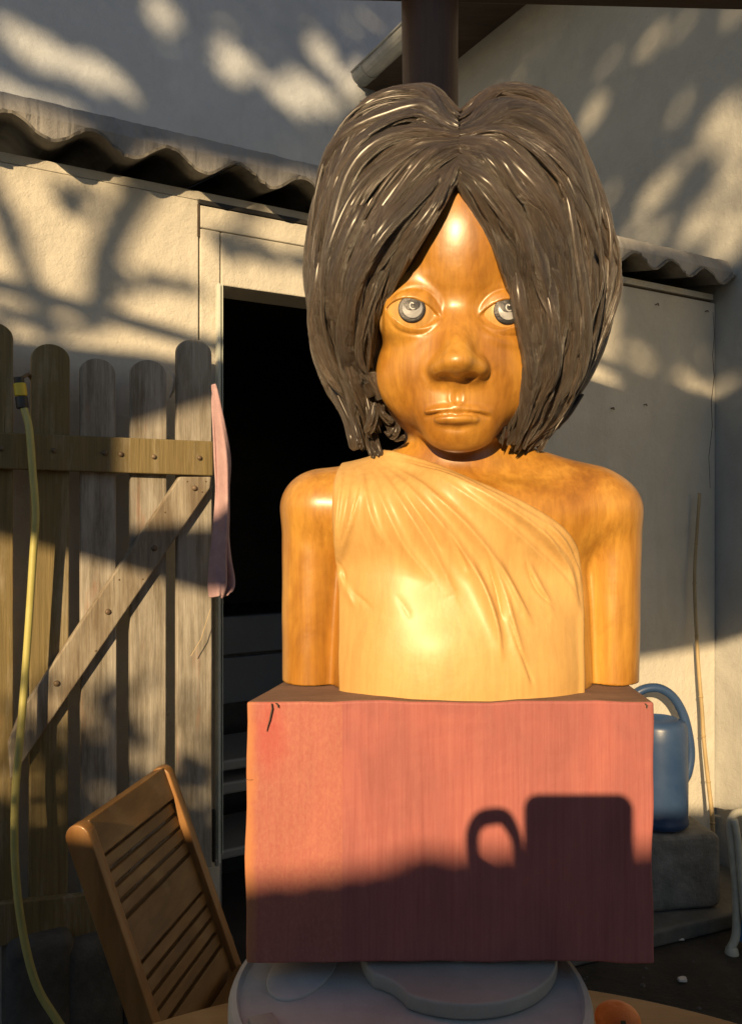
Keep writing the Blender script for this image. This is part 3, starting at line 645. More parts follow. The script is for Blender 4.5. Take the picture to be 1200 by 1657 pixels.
# folded garden chair at the right edge
fd = 2.55
fc = thing('folded_garden_chair', 'cream tubular legs of a folded garden chair with blue seat at right edge', 'chair', (P(1200, 1560, fd).x, fd, 0))
leg = [P(1180, 1537, fd), P(1190, 1510, fd), P(1190, 1440, fd), P(1184, 1375, fd), P(1181, 1340, fd), P(1184, 1322, fd), P(1196, 1314, fd), P(1215, 1318, fd)]
low = Vector((P(1172, 1700, fd).x, fd, .006))
G().tube(cr(leg, 5), .0125, 12).build('leg', 'cream_plastic', fc, True)
G().lathe(P(1183, 1543, fd), [(0, -.016), (.018, -.014), (.021, 0), (.018, .016), (.012, .022)], 16).build('joint_knob', 'cream_plastic', fc, True)
G().tube(cr([P(1187, 1326, fd-.02), P(1193, 1360, fd-.02), P(1198, 1420, fd-.02), P(1208, 1500, fd-.02), Vector((P(1225, 1650, fd-.02).x, fd-.02, .3)), Vector((P(1230, 1700, fd-.02).x, fd-.02, .006))], 5), .0105, 12).build('leg', 'cream_plastic', fc, True)
sq = [P(1196, 1440, fd+.02), P(1260, 1440, fd+.02), P(1260, 1540, fd+.02), P(1194, 1525, fd+.02)]
G().prism(sq, (0, .02, 0), .006).build('seat', 'blue_fabric', fc)
G().tube([Vector((P(1275, 1700, fd).x, fd, .006)), P(1262, 1318, fd)], .0125, 12).build('leg', 'cream_plastic', fc, True)
G().tube([P(1213, 1318, fd), P(1264, 1318, fd)], .0125, 12).build('top_bar', 'cream_plastic', fc, True)
# scraps on the dark ground
for i, (x, y, d, lab) in enumerate(((1099, 1524, 2.45, 'small pale scrap on the dark ground beside the plinth'), (1103, 1590, 2.2, 'small pale scrap on dark ground just above the table edge'))):
    c = P(x, y, d); c.z = 0.004
    k = c.y; dd = CZ*F/(y-CY); c = Vector(((x-CX)/F*dd, dd, .006))
    tag(rock('pale_scrap', tuple(c), (.012, .008, .004), 20+i, 'rag_white', amp=.15), lab, 'scrap', 'pale scraps on the ground')
# small pebbles / litter, uncountable
vv, ff = [], []
for i in range(700):
    x = rng.uniform(-1.6, 2.2); y = rng.uniform(.9, 3.2); r = rng.uniform(.003, .012)
    k = len(vv); a = rng.uniform(0, 6.3)
    for (dx, dy, dz) in ((1, 0, 0), (0, 1, 0), (-1, 0, 0), (0, -1, 0), (0, 0, 1)):
        vv.append((x+r*(dx*math.cos(a)-dy*math.sin(a))*rng.uniform(.7, 1.2), y+r*(dx*math.sin(a)+dy*math.cos(a))*rng.uniform(.7, 1.2), .001+dz*r*.7))
    ff += [(k, k+1, k+4), (k+1, k+2, k+4), (k+2, k+3, k+4), (k+3, k, k+4)]
tag(mesh('gravel', vv, ff, 'stone_dark'), 'scattered small stones on the dark ground', kind='stuff')

# ================================================================== table and what stands on it
TZ = CZ-.63; TC = (.091, .408); TR = .705
tb = thing('round_table', 'round wooden garden table under the carved bust', 'table', (TC[0], TC[1], 0))
nb = 9; w = 2*TR/nb
for i in range(nb):
    y0, y1 = TC[1]-TR+i*w+.0015, TC[1]-TR+(i+1)*w-.0015
    if i == nb-1: y1 = TC[1]+TR
    if i == 0: y0 = TC[1]-TR
    ys = np.linspace(y0, y1, 17); xr = [math.sqrt(max(TR*TR-(y-TC[1])**2, 4e-4)) for y in ys]
    pts = [(TC[0]+x, y, TZ-.024) for x, y in zip(xr, ys)]+[(TC[0]-x, y, TZ-.024) for x, y in zip(xr[::-1], ys[::-1])]
    G().prism(pts, (0, 0, .024), .003).build('plank', 'table_wood', tb)
G().lathe((TC[0], TC[1], TZ-.094), [(TR*.86, 0), (TR*.86, .069), (TR*.83, .069), (TR*.83, 0), (TR*.86, 0)], 64).build('apron', 'table_wood', tb)
for a in (45, 135, 225, 315):
    x, y = TC[0]+.5*math.cos(R(a)), TC[1]+.5*math.sin(R(a))
    G().box((x, y, (TZ-.024)/2-.0005), (.03, 0, 0), (0, .03, 0), (0, 0, (TZ-.024)/2-.001), .005).build('leg', 'table_wood', tb)

# grey plastic drum under the plinth
DX, DY, DR = .037, .80, .1735
ZB = CZ-(1558-CY)/F*.806                      # underside of the plinth
dr = thing('plastic_drum', 'grey plastic drum with raised round lid carrying the red plinth', 'drum', (DX, DY, TZ))
hD = ZB-TZ-.004
G().lathe((DX, DY, TZ+.001), [(0, 0), (DR*.93, 0), (DR*.97, .02), (DR*.985, hD-.05), (DR, hD-.045), (DR, hD-.020), (DR*.985, hD-.014), (DR*.955, hD-.012), (DR*.935, hD-.017), (0, hD-.017)], 72).build('shell', 'drum_pale', dr, True, angle=38)
# raised lid with a bite taken out on its left where the recess comes in
lid = []
for i in range(96):
    t = 2*math.pi*i/96; r = .100
    x, y = .052+r*math.cos(t), .045+r*math.sin(t)
    lid.append((x, y))
lp = []
for x, y in lid:
    d = math.hypot(x+.052, y+.052)
    if d < .05: 
        k = .05/d; x, y = -.052+(x+.052)*k, -.052+(y+.052)*k
    lp.append((DX+x, DY+y, TZ+hD-.0155))
G().prism(lp, (0, 0, .0155), .004, 3).build('lid', 'drum_grey', dr, True, angle=38)
lc = G().lathe((DX+.052, DY+.045, TZ+hD-.0005), [(0, 0), (.03, 0), (.03, .0015), (.02, .003), (0, .003)], 24).build('boss', 'drum_pale', [o for o in dr.children if o.name.startswith('lid')][0], True, angle=38)
# dished recess plate on the left of the drum's top
rp = []
for i in range(40):
    t = 2*math.pi*i/40; rp.append((DX-.105+.032*math.cos(t)+.012*math.sin(t), DY+.03+.055*math.sin(t), TZ+hD-.0165))
G().prism(rp, (0, 0, .004), .0015, 2).build('recess_plate', 'drum_pale', dr, True, angle=38)
cres = []
for i in range(25):
    t = R(200)+R(110)*i/24; cres.append((DX+.158*math.cos(t), DY+.158*math.sin(t), TZ+hD-.0168))
for i in range(25):
    t = R(310)-R(110)*i/24; cres.append((DX+.135*math.cos(t), DY+.135*math.sin(t), TZ+hD-.0168))
G().prism(cres, (0, 0, .005), .0015, 2).build('rim_pad', 'drum_grey', dr, True, angle=38)

# orange fruit
oc = P(983, 1634, 1.03)
orr = 36/F*1.0
of = thing('orange_fruit', 'bright orange round fruit on the table beside the drum', 'fruit', (oc.x, .99, TZ))
prof = [(0, .004)]+[(orr*math.sin(t)*(1.0), orr*.66*(1-math.cos(t))) for t in [math.pi*i/18 for i in range(1, 18)]]+[(0, orr*1.26)]
G().lathe((oc.x, .99, TZ+.001), prof, 28).build('peel', 'orange_peel', of, True)
G().box((oc.x, .99-orr*.78, TZ+orr*.95), (.003, 0, 0), (0, .002, .002), (0, -.0025, .0035), .001).build('stem', 'orange_stem', of)

# ================================================================== folding chair at the left
tl, tr_ = P(118, 1336, 1.40), P(262, 1243, 1.74)
zt = (tl.z+tr_.z)/2
acr = Vector((tr_.x-tl.x, tr_.y-tl.y, 0)); Wc = acr.length; acr.normalize()
bl = P(243, 1657, 1.40)
down = (bl-tl); down -= acr*down.dot(acr); down.normalize()
nf = acr.cross(down).normalized()
if nf.x < 0: nf = -nf
chair = thing('folding_chair', 'varnished wooden slatted folding chair tilted beside the table', 'chair', (tl.x+.2, tl.y+.17, 0))
tlc = Vector(tl)
Lst = (tlc.z-.02)/(-down.z)
def stile(c0, w):
    # profile in the (nf, down) plane, rounded top
    h = .023; pts = []
    for i in range(13):
        t = math.pi+math.pi*i/12
        pts.append(c0+nf*h*math.cos(t)+down*(h+h*math.sin(t)))
    pts += [c0+nf*h*.9+down*Lst, c0-nf*h*.9+down*Lst]
    return G().prism(pts, acr*w, .004, 3).build('stile', 'chair_frame', chair, True, angle=35)
stile(tlc, .026); stile(tlc+acr*(Wc-.026), .026)
inner = Wc-.052
def slat(v0, v1, mat='chair_wood', th=.008):
    c = tlc+acr*(.026+inner/2)+down*((v0+v1)/2)+nf*(.0)
    return G().box(c, acr*(inner/2+.002), down*((v1-v0)/2), nf*th, .0025, 2).build('slat', mat, chair)
v = .004
slat(.004, .070, th=.016)
v = .076
for i in range(4): slat(v, v+.0225); v += .0285
slat(v, v+.075, th=.010); v += .081
for i in range(4): slat(v, v+.0225); v += .0285
slat(v, v+.06, th=.010); v += .07
# seat and crossed legs
seat_z = .44
ks = (tlc.z-seat_z)/(-down.z); sc_ = tlc+down*ks
side = Vector((nf.x, nf.y, 0)).normalized()
for i in range(7):
    c = sc_+acr*(Wc/2)+side*(.05+i*.052); c.z = seat_z
    G().box(c, acr*(Wc/2-.03), side*.022, (0, 0, .008), .002).build('seat_slat', 'chair_wood', chair)
for k in (0.03, Wc-.055):
    a0 = sc_+acr*k+side*.40; a0.z = seat_z-.02; b0 = sc_+acr*k-side*.02; b0.z = .012
    d = (b0-a0); L = d.length; d.normalize(); nn = acr.cross(d)
    G().box((a0+b0)/2, acr*.011, d*(L/2), nn*.02, .003).build('leg', 'chair_frame', chair)
    a1 = sc_+acr*k+side*.0; a1.z = seat_z-.012; b1 = sc_+acr*k+side*.42; b1.z = seat_z-.012
    G().box((a1+b1)/2+VZ*-.012, acr*.009, (b1-a1)/2, (0, 0, .014), .002).build('seat_rail', 'chair_frame', chair)
# ================================================================== red plinth
BF = .806; BD = .20
bx0, bx1 = P(397, 1135, BF).x, P(1057.5, 1135, BF).x
bz1, bz0 = P(397, 1135, BF).z, ZB
bcx = P(727, 1135, BF).x
outl = [(bx0, BF), (bx1, BF), (bx1+.004, BF+BD), (bx0+.052, BF+BD)]
def block_side(t, k):                                  # slight unevenness of a hand-sawn block
    return .0012*math.sin(t*7+k)+.0008*math.sin(t*17+2*k)
bm = bmesh.new(); a = [bm.verts.new((x-bcx, y-(BF+BD/2), 0)) for x, y in outl]; b2 = [bm.verts.new((x-bcx, y-(BF+BD/2), bz1-bz0)) for x, y in outl]
fs = [bm.faces.new(a[::-1]), bm.faces.new(b2)]+[bm.faces.new((a[i], a[(i+1) % 4], b2[(i+1) % 4], b2[i])) for i in range(4)]
bmesh.ops.bevel(bm, geom=bm.edges[:], offset=.0028, segments=3, profile=.5, affect='EDGES')
bmesh.ops.subdivide_edges(bm, edges=[e for e in bm.edges if e.calc_length() > .05], cuts=14, use_grid_fill=True)
for v in bm.verts:
    v.co.y += block_side(v.co.x*3+v.co.z*2, 1); v.co.x += block_side(v.co.z*4, 2)*.8; v.co.z += block_side(v.co.x*5, 4)*.7
me = bpy.data.meshes.new('plinth'); bm.to_mesh(me); bm.free()
me.materials.append(MATS['block_stain']); me.materials.append(MATS['block_top'])
for p_ in me.polygons:
    if p_.normal.z > .9: p_.material_index = 1
plinth = bpy.data.objects.new('plinth', me); COL.objects.link(plinth); plinth.location = (bcx, BF+BD/2, bz0)
tag(plinth, 'red stained wooden plinth block under the carved bust', 'plinth')
# drying cracks, real slivers cut a hair proud of the face
def crack(pts, w0, name='drying_crack'):
    g = G(); n = len(pts); L, Rr = [], []
    for i, (x, y) in enumerate(pts):
        c = P(x, y, BF-.0024); w = w0*(1-abs(2*i/(n-1)-.7)*.6); L.append(c-Vector((w, 0, 0))); Rr.append(c+Vector((w, 0, 0)))
    vv = L+Rr[::-1]
    g.prism(vv, (0, .002, 0)); o = g.build(name, 'crack_dark', None, base=tuple(plinth.location)); o.location = (0, 0, 0); o.parent = plinth; return o
crack([(439, 1139), (440, 1147), (438, 1156), (436, 1166), (433, 1176), (431, 1184)], .0007)
crack([(446, 1138), (449, 1141), (450, 1146)], .0009); crack([(1044, 1139), (1047, 1142), (1046, 1146)], .0011)
crack([(398, 1262), (404, 1262.6), (409, 1262)], .0010)

# ================================================================== carved bust
def c3(x, y, d): return ((x-CX)/F*d, d, (CY-y)/F*d)
def smin(a, b, k):
    h = np.clip(.5+.5*(b-a)/k, 0, 1); return b*(1-h)+a*h-k*h*(1-h)
def smax(a, b, k): return -smin(-a, -b, k)
def ell(X, Y, Z, c, r):
    x, y, z = (X-c[0]), (Y-c[1]), (Z-c[2])
    k0 = np.sqrt((x/r[0])**2+(y/r[1])**2+(z/r[2])**2); k1 = np.sqrt((x/r[0]**2)**2+(y/r[1]**2)**2+(z/r[2]**2)**2)+1e-9
    return k0*(k0-1)/k1
def cap(X, Y, Z, a, b, ra, rb, sy=1.0):
    ax, ay, az = X-a[0], (Y-a[1])/sy, Z-a[2]; bx, by, bz = b[0]-a[0], (b[1]-a[1])/sy, b[2]-a[2]
    t = np.clip((ax*bx+ay*by+az*bz)/(bx*bx+by*by+bz*bz), 0, 1)
    return np.sqrt((ax-bx*t)**2+(ay-by*t)**2+(az-bz*t)**2)-(ra+(rb-ra)*t)
MX = 741.0
EYES = [(668, 499, .8605), (817, 501, .8605)]; ER = .036
def ec(e): q = c3(e[0], e[1], e[2]-ER); return (q[0], e[2], q[2])
ZT = bz1-CZ                                            # top of the plinth, relative to the eye
def lidmask(X, Z, e, side):                            # 0 inside the almond opening, 1 on the lids (frontal coordinates, metres)
    cx_, _, cz_ = ec(e); s_ = .825/F
    u = (X-cx_)/s_*side; v = (Z-cz_)/s_                # px, u>0 toward the nose, v>0 up
    un = np.clip((u+42)/86, 0, 1)
    up = -3+20*np.maximum(np.sin(np.pi*un**.92), 1e-5)**.72+(1-un)*5-un*10
    lo = -2-24*np.maximum(np.sin(np.pi*un), 1e-5)**.8+(1-un)*5-un*10
    d = np.maximum(v-up, lo-v); d = np.where((u < -42) | (u > 44), np.maximum(d, 4), d)
    return np.clip(.5+d/5.0, 0, 1), u, v, up, lo
def body_sdf(X, Y, Z, head=True):
    s_ = .90/F
    # torso, shoulders, arms, neck
    t = c3(744, 1000, .905)
    x = (X-t[0]); y = Y-.905
    zz = np.clip((Z-ZT)/.27, 0, 1)
    wid = .142-.008*zz; hh = np.clip((Z-ZT)/.17, 0, 1); dep = .091-.030*hh*hh*(3-2*hh)
    k0 = (np.abs(x/wid)**2.25+np.abs(y/dep)**2.25)**(1/2.25)
    d = (k0-1)*dep*1.05
    top = Z-c3(744, 800, .905)[2]
    d = smax(d, top, .03)
    sh = cap(X, Y, Z, c3(521, 822, .912), c3(968, 826, .912), .0435, .0435, 1.15)
    d = smin(d, sh, .03)
    d = smin(d, ell(X, Y, Z, c3(744, 850, .897), (.118, .056, .05)), .03)
    tr1 = cap(X, Y, Z, c3(700, 752, .92), c3(560, 812, .915), .034, .030)
    tr2 = cap(X, Y, Z, c3(785, 752, .92), c3(940, 806, .915), .036, .035)
    d = smin(smin(d, tr1, .022), tr2, .022)
    aL = cap(X, Y, Z, c3(508, 824, .912), c3(503, 1180, .912), .0355, .0310, 1.2)
    aR = cap(X, Y, Z, c3(985, 828, .912), c3(986, 1180, .912), .0345, .0290, 1.2)
    arms = np.minimum(aL, aR)
    body = smin(d, arms, .009)
    neck = cap(X, Y, Z, c3(746, 790, .925), c3(744, 660, .925), .054, .050)
    body = smin(body, neck, .022)
    body = np.maximum(body, (ZT+.0005)-Z)
    if not head: return body, d, neck
    # head
    hd = ell(X, Y, Z, c3(MX, 428, .925), (.097, .112, .128))
    jx, jy, jz = np.abs((X-c3(MX, 594, .905)[0])/.0885), np.abs((Y-.905)/.086), np.abs((Z-c3(MX, 594, .905)[2])/.0900)
    jk = (jx**2.12+jy**2.12+jz**2.12)**(1/2.12); jw = (jk-1)*.088
    h = smin(hd, jw, .016)
    h = smin(h, ell(X, Y, Z, c3(742, 702, .848), (.030, .016, .018)), .035)            # chin
    for cx_ in (660, 822): h = smin(h, ell(X, Y, Z, c3(cx_, 612, .866), (.028, .020, .030)), .030)   # cheeks
    h = smin(h, ell(X, Y, Z, c3(742, 664, .850), (.038, .018, .022)), .024)            # muzzle
    # brow shelf and sockets
    for i, e in enumerate(EYES):
        cx_, cy_, cz_ = ec(e)
        h = smin(h, ell(X, Y, Z, c3(e[0]+(-8 if i == 0 else 8), 459, .852), (.034, .017, .011)), .016)
        h = smax(h, -ell(X, Y, Z, (cx_, .814, cz_+.002), (.034, .022, .020)), .010)
        m, u, v, up, lo = lidmask(X, Z, e, 1 if i == 0 else -1)
        eb = np.sqrt((X-cx_)**2+(Y-cy_)**2+(Z-cz_)**2)-(ER+.0025*m-.004*(1-m))+np.maximum(np.abs(u)-45, 0)*.00055
        h = smin(h, eb, .009)
    # nose
    n = cap(X, Y, Z, c3(MX, 534, .841), c3(MX, 580, .810), .0130, .0145)
    n = smin(n, ell(X, Y, Z, c3(739, 586, .8025), (.0165, .0150, .0110)), .011)
    for cx_ in (711, 770): n = smin(n, ell(X, Y, Z, c3(cx_, 596, .8155), (.0120, .0140, .0096)), .010)
    n = smin(n, cap(X, Y, Z, c3(739, 599, .808), c3(739, 611, .826), .0060, .006), .005)
    h = smin(h, n, .015)
    for cx_ in (718, 763): h = smax(h, -ell(X, Y, Z, c3(cx_, 612.5, .806), (.0085, .0110, .0052)), .002)
    # lips
    xm = X-c3(739, 668, .82)[0]
    arch = -.0016*(xm/.03)**2
    up_ = ell(X, Y, Z-arch, c3(739, 663.5, .8292), (.0330, .0088, .0050))
    lo_ = ell(X, Y, Z+.0006*(xm/.02)**2, c3(738, 678.5, .8268), (.0220, .0100, .0064))
    h = smin(h, up_, .0045); h = smin(h, lo_, .0042)
    return smin(body, h, .010)

def surface_nets(Fv, org, h):
    s = Fv < 0
    A = [s[i:s.shape[0]-1+i, j:s.shape[1]-1+j, k:s.shape[2]-1+k] for i in (0, 1) for j in (0, 1) for k in (0, 1)]
    cnt = sum(a.astype(np.int8) for a in A); act = (cnt > 0) & (cnt < 8)
    I = np.argwhere(act); idx = np.full(act.shape, -1, np.int32); idx[act] = np.arange(len(I))
    pos = np.zeros((len(I), 3)); num = np.zeros(len(I))
    cor = [(i, j, k) for i in (0, 1) for j in (0, 1) for k in (0, 1)]
    val = [Fv[I[:, 0]+c[0], I[:, 1]+c[1], I[:, 2]+c[2]] for c in cor]
    for a in range(8):
        for b in range(a+1, 8):
            df = [cor[b][q]-cor[a][q] for q in range(3)]
            if sum(abs(q) for q in df) != 1: continue
            va, vb = val[a], val[b]; m = (va < 0) != (vb < 0)
            t = np.where(m, va/np.where(m, va-vb, 1), 0)
            for q in range(3): pos[:, q] += np.where(m, cor[a][q]+df[q]*t, 0)
            num += m
    pos = pos/num[:, None]
    V = np.array(org)+(I+pos)*h
    faces = []
    for ax in range(3):
        sl0 = [slice(None)]*3; sl1 = [slice(None)]*3; sl0[ax] = slice(0, -1); sl1[ax] = slice(1, None)
        ch = s[tuple(sl0)] != s[tuple(sl1)]; E = np.argwhere(ch)
        o1, o2 = [(1, 2), (2, 0), (0, 1)][ax]
        E = E[(E[:, o1] > 0) & (E[:, o2] > 0) & (E[:, o1] < s.shape[o1]-1) & (E[:, o2] < s.shape[o2]-1)]
        def cell(d1, d2):
            q = E.copy(); q[:, o1] -= d1; q[:, o2] -= d2; return idx[q[:, 0], q[:, 1], q[:, 2]]
        f = np.stack([cell(1, 1), cell(0, 1), cell(0, 0), cell(1, 0)], 1)
        fl = ~s[E[:, 0], E[:, 1], E[:, 2]]; f[fl] = f[fl][:, ::-1]
        faces.append(f)
    return V, np.concatenate(faces)
def sdf_mesh(fn, lo, hi, h, K=4):
    nb_ = [int(math.ceil((hi[q]-lo[q])/(h*K))) for q in range(3)]
    cc = [lo[q]+(np.arange(nb_[q])+.5)*h*K for q in range(3)]
    Xc, Yc, Zc = np.meshgrid(*cc, indexing='ij')
    Fc = fn(Xc.ravel().astype(np.float32), Yc.ravel().astype(np.float32), Zc.ravel().astype(np.float32)).reshape(Xc.shape)
    near = np.abs(Fc) < h*K*2.4
    Fine = np.repeat(np.repeat(np.repeat(Fc, K, 0), K, 1), K, 2).astype(np.float32)
    mk = np.repeat(np.repeat(np.repeat(near, K, 0), K, 1), K, 2)
    I = np.argwhere(mk)
    pts = (np.array(lo)+(I+.5)*h).astype(np.float32)
    val = np.empty(len(I), np.float32)
    for a in range(0, len(I), 400000):
        p_ = pts[a:a+400000]; val[a:a+400000] = fn(p_[:, 0], p_[:, 1], p_[:, 2])
    Fine[mk] = val
    V, Fc_ = surface_nets(Fine, np.array(lo)+.5*h, h)
    V = V.astype(np.float64)
    for it in range(2):                                # settle the vertices on the surface
        e = h*.5; x, y, z = V.T
        f0 = fn(x, y, z); gx = (fn(x+e, y, z)-fn(x-e, y, z))/(2*e); gy = (fn(x, y+e, z)-fn(x, y-e, z))/(2*e); gz = (fn(x, y, z+e)-fn(x, y, z-e))/(2*e)
        gn = np.sqrt(gx*gx+gy*gy+gz*gz)+1e-6; st_ = np.clip(f0/gn, -h, h)*.8
        V -= np.stack([gx/gn*st_, gy/gn*st_, gz/gn*st_], 1)
    return V, Fc_, np.stack([gx/gn, gy/gn, gz/gn], 1)
def pdist(X, Z, pts):                                  # distance to a polyline (frontal), and position along it
    best = np.full(X.shape, 9.0); along = np.zeros(X.shape); side = np.zeros(X.shape); n = len(pts)-1
    for i in range(n):
        (ax, az), (bx, bz) = pts[i], pts[i+1]; dx, dz = bx-ax, bz-az
        t = np.clip(((X-ax)*dx+(Z-az)*dz)/(dx*dx+dz*dz+1e-12), 0, 1)
        ex, ez = X-ax-dx*t, Z-az-dz*t; d = np.hypot(ex, ez); m = d < best
        best = np.where(m, d, best); along = np.where(m, (i+t)/n, along); side = np.where(m, np.sign(ex*dz-ez*dx), side)
    return best, along, side
def front(pts, d, n=6):
    q = cr([Vector((p_[0], p_[1], 0)) for p_ in pts], n)
    return [(((v.x-CX)/F*d), ((CY-v.y)/F*d)) for v in q]

bustroot = thing('wooden_bust', 'varnished carved wooden bust of a child with dark hair and draped cloth', 'bust', (c3(744, 1115, .9)[0], .905, CZ+ZT))
V, Fq, Nn = sdf_mesh(body_sdf, (-.13, .755, ZT-.004), (.31, 1.06, .345), .0016)
# carved surface detail on the face
X, Y, Z = V.T
disp = np.zeros(len(V)); fr = (Y < .88).astype(float)
def groove(pts, d, amp, w, taper=True, sharp=1.0):
    global disp
    D, al, sd = pdist(X, Z, front(pts, d)); w_ = w*d/F
    prof = np.exp(-(D/w_)**2) if sharp == 1.0 else np.exp(-(D/w_)**sharp)
    disp += -amp*prof*(np.sin(np.pi*np.clip(al, .02, .98))**.4 if taper else 1)*fr
groove([(690, 672), (712, 669.5), (730, 668.5), (739, 670), (750, 668.5), (770, 669.5), (792, 674)], .822, .0030, 2.6)     # mouth line
groove([(728, 634), (727, 646), (731, 655), (738, 658.5), (746, 655), (750, 646), (749, 634)], .825, -.0013, 3.2)       # philtrum rim
groove([(738.5, 632), (738.5, 652)], .825, .0016, 4.5)
groove([(716, 690), (738, 695), (760, 690)], .83, .0014, 6)                                                             # under the lower lip
groove([(622, 489), (640, 474), (668, 466), (694, 473), (709, 491), (716, 512)], .83, .0014, 3)                         # upper lid crease
groove([(770, 512), (777, 492), (794, 475), (818, 468), (846, 474), (864, 490)], .83, .0014, 3)
groove([(626, 512), (636, 530), (656, 541), (684, 542), (706, 530)], .835, .0011, 2.4)                                  # lower lid line
groove([(776, 530), (798, 544), (826, 546), (850, 538)], .835, .0011, 2.4)
groove([(776, 545), (800, 556), (826, 560), (850, 558)], .84, -.0020, 8)                                                # pouch under right eye
groove([(700, 577), (690, 590), (687, 606), (695, 620)], .83, .0022, 4)                                                            # wing creases
groove([(781, 577), (791, 590), (794, 606), (786, 620)], .83, .0022, 4)
rs = np.random.default_rng(11)
lump = np.zeros(len(V))
for i in range(14):
    k = rs.normal(0, 60, 3); lump += np.sin(V@k+rs.uniform(0, 6.3))
disp += lump/14*.0007
V2 = V+Nn*disp[:, None]; V2[:, 2] += CZ
body = mesh('body', V2, Fq, 'skin_wood', bustroot, True)

# eyes
for i, e in enumerate(EYES):
    c = Vector(ec(e))+Vector((0, 0, CZ))
    eo = G(); eo.bm.free(); eo.bm = bmesh.new(); bmesh.ops.create_uvsphere(eo.bm, u_segments=40, v_segments=28, radius=ER)
    bmesh.ops.translate(eo.bm, verts=eo.bm.verts[:], vec=c)
    eye = eo.build('eye', 'eye_wood', bustroot, True)
    ix, iy = ((666, 499), (821, 502))[i]
    tgt = Vector(P(ix, iy, e[2]-ER)); ax = (tgt-c).normalized()
    a1 = Vector((1, 0, 0)); a1 = (a1-ax*a1.dot(ax)).normalized(); a2 = ax.cross(a1)*-1
    if a2.z < 0: a2 = -a2
    def onball(u, v, h):                               # u,v in px on the eye
        s_ = .82/F; d = ax*1.0+a1*(u*s_/ER)+a2*(v*s_/ER); return c+d.normalized()*(ER+h)
    g = G(); rings = []
    for r_, h in ((0, .0005), (5, .0005), (10, .0005), (15, .0005), (19, .0007), (22.0, .0012), (23.5, .0011), (24.2, .0), (24.3, -.0012)):
        rings.append([g.bm.verts.new(onball(r_*math.cos(t), r_*math.sin(t), h)) for t in [2*math.pi*k/48 for k in range(48)]] if r_ else [g.bm.verts.new(onball(0, 0, h))])
    for a, b in zip(rings[:-1], rings[1:]):
        for k in range(48):
            k2 = (k+1) % 48
            if len(a) == 1: g.bm.faces.new((a[0], b[k], b[k2]))
            else: g.bm.faces.new((a[k], b[k], b[k2], a[k2]))
    iris = g.build('iris', 'iris_pewter', eye, True)
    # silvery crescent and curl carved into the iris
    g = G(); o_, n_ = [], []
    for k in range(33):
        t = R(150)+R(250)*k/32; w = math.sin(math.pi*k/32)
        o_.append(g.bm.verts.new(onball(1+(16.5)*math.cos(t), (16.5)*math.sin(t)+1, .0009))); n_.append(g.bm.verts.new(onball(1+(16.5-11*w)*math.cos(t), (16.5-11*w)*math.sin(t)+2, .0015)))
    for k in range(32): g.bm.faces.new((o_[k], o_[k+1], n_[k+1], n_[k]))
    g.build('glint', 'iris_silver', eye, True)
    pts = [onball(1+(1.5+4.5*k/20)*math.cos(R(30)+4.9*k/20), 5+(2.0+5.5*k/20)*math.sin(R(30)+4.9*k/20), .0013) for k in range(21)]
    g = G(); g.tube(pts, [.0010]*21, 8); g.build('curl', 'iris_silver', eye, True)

# ---- draped cloth
def drape_sdf(X, Y, Z):
    b, d, neck = body_sdf(X, Y, Z, head=False)
    return smin(d, neck, .022)-.0035
nl = front([(628, 722), (650, 728), (684, 738), (720, 752), (760, 772), (800, 790), (850, 814), (900, 845), (930, 875), (944, 905), (948, 960), (946, 1060), (944, 1180)], .85)
ll = front([(560, 700), (548, 742), (541, 770), (538, 820), (541, 880), (545, 960), (546, 1060), (545, 1180)], .86)
V, Fq, Nn = sdf_mesh(drape_sdf, (-.13, .77, ZT-.006), (.31, 1.04, .08), .0016)
X, Y, Z = V.T
nlx = np.array(nl); llx = np.array(ll)
rightedge = np.interp(-Z, -nlx[:, 1], nlx[:, 0])        # x of neckline / right edge at this height
leftedge = np.interp(-Z, -llx[:, 1], llx[:, 0])
inn = np.minimum(rightedge-X, X-leftedge)
inn = np.where(Z > nl[0][1], -.01, inn)
Dn, _, _ = pdist(X, Z, nl); inn = np.where(rightedge-X > 0, np.minimum(inn, np.where(X < rightedge, Dn, 9)), inn)
roll = .0022*np.exp(-((np.abs(Dn)-.004)/.0035)**2)      # rolled hem along the neckline
keep = inn > -.0030
disp = np.where(inn < .0022, -.0075*(1-np.clip((inn+.0025)/.0047, 0, 1))**1.5, 0.0)
fr = np.clip((.925-Y)/.03, 0, 1)
disp += roll*fr*(inn > -.002)
def fold(pts, amp, w, asym=0.55, d=.835):
    global disp
    D, al, sd = pdist(X, Z, front(pts, d)); w_ = w*d/F
    wid = np.where(sd > 0, w_*(1+asym), w_*(1-asym*.6))
    tap = np.sin(np.pi*np.clip(al, 0.0, 1.0)*.96+.06)**.7
    disp += 2.1*amp*np.exp(-(D/(1.12*wid))**1.45)*np.clip(tap, 0, 1)*fr
# folds running from the shoulder strap to the right armpit
fold([(640, 738), (700, 757), (770, 790), (840, 825), (905, 868), (942, 930)], .0034, 7)
fold([(650, 746), (720, 775), (790, 808), (860, 850), (915, 900), (943, 962)], .0032, 6)
fold([(660, 752), (730, 790), (800, 835), (865, 890), (918, 945), (944, 1000)], .0026, 8)
fold([(640, 756), (700, 800), (760, 855), (810, 920), (845, 990)], .0030, 7)
fold([(625, 758), (680, 810), (740, 880), (780, 950), (805, 1030)], .0030, 8)
fold([(612, 760), (655, 820), (705, 900), (735, 960)], .0026, 8)
fold([(600, 765), (628, 830), (660, 890), (700, 940)], .0022, 8)
fold([(870, 850), (900, 890), (925, 930), (942, 985)], .0024, 5)
fold([(880, 840), (918, 880), (938, 920), (945, 955)], .0022, 4)
fold([(585, 765), (600, 830), (622, 880)], .0020, 7)
fold([(568, 765), (560, 820), (552, 870), (546, 920)], .0024, 7)
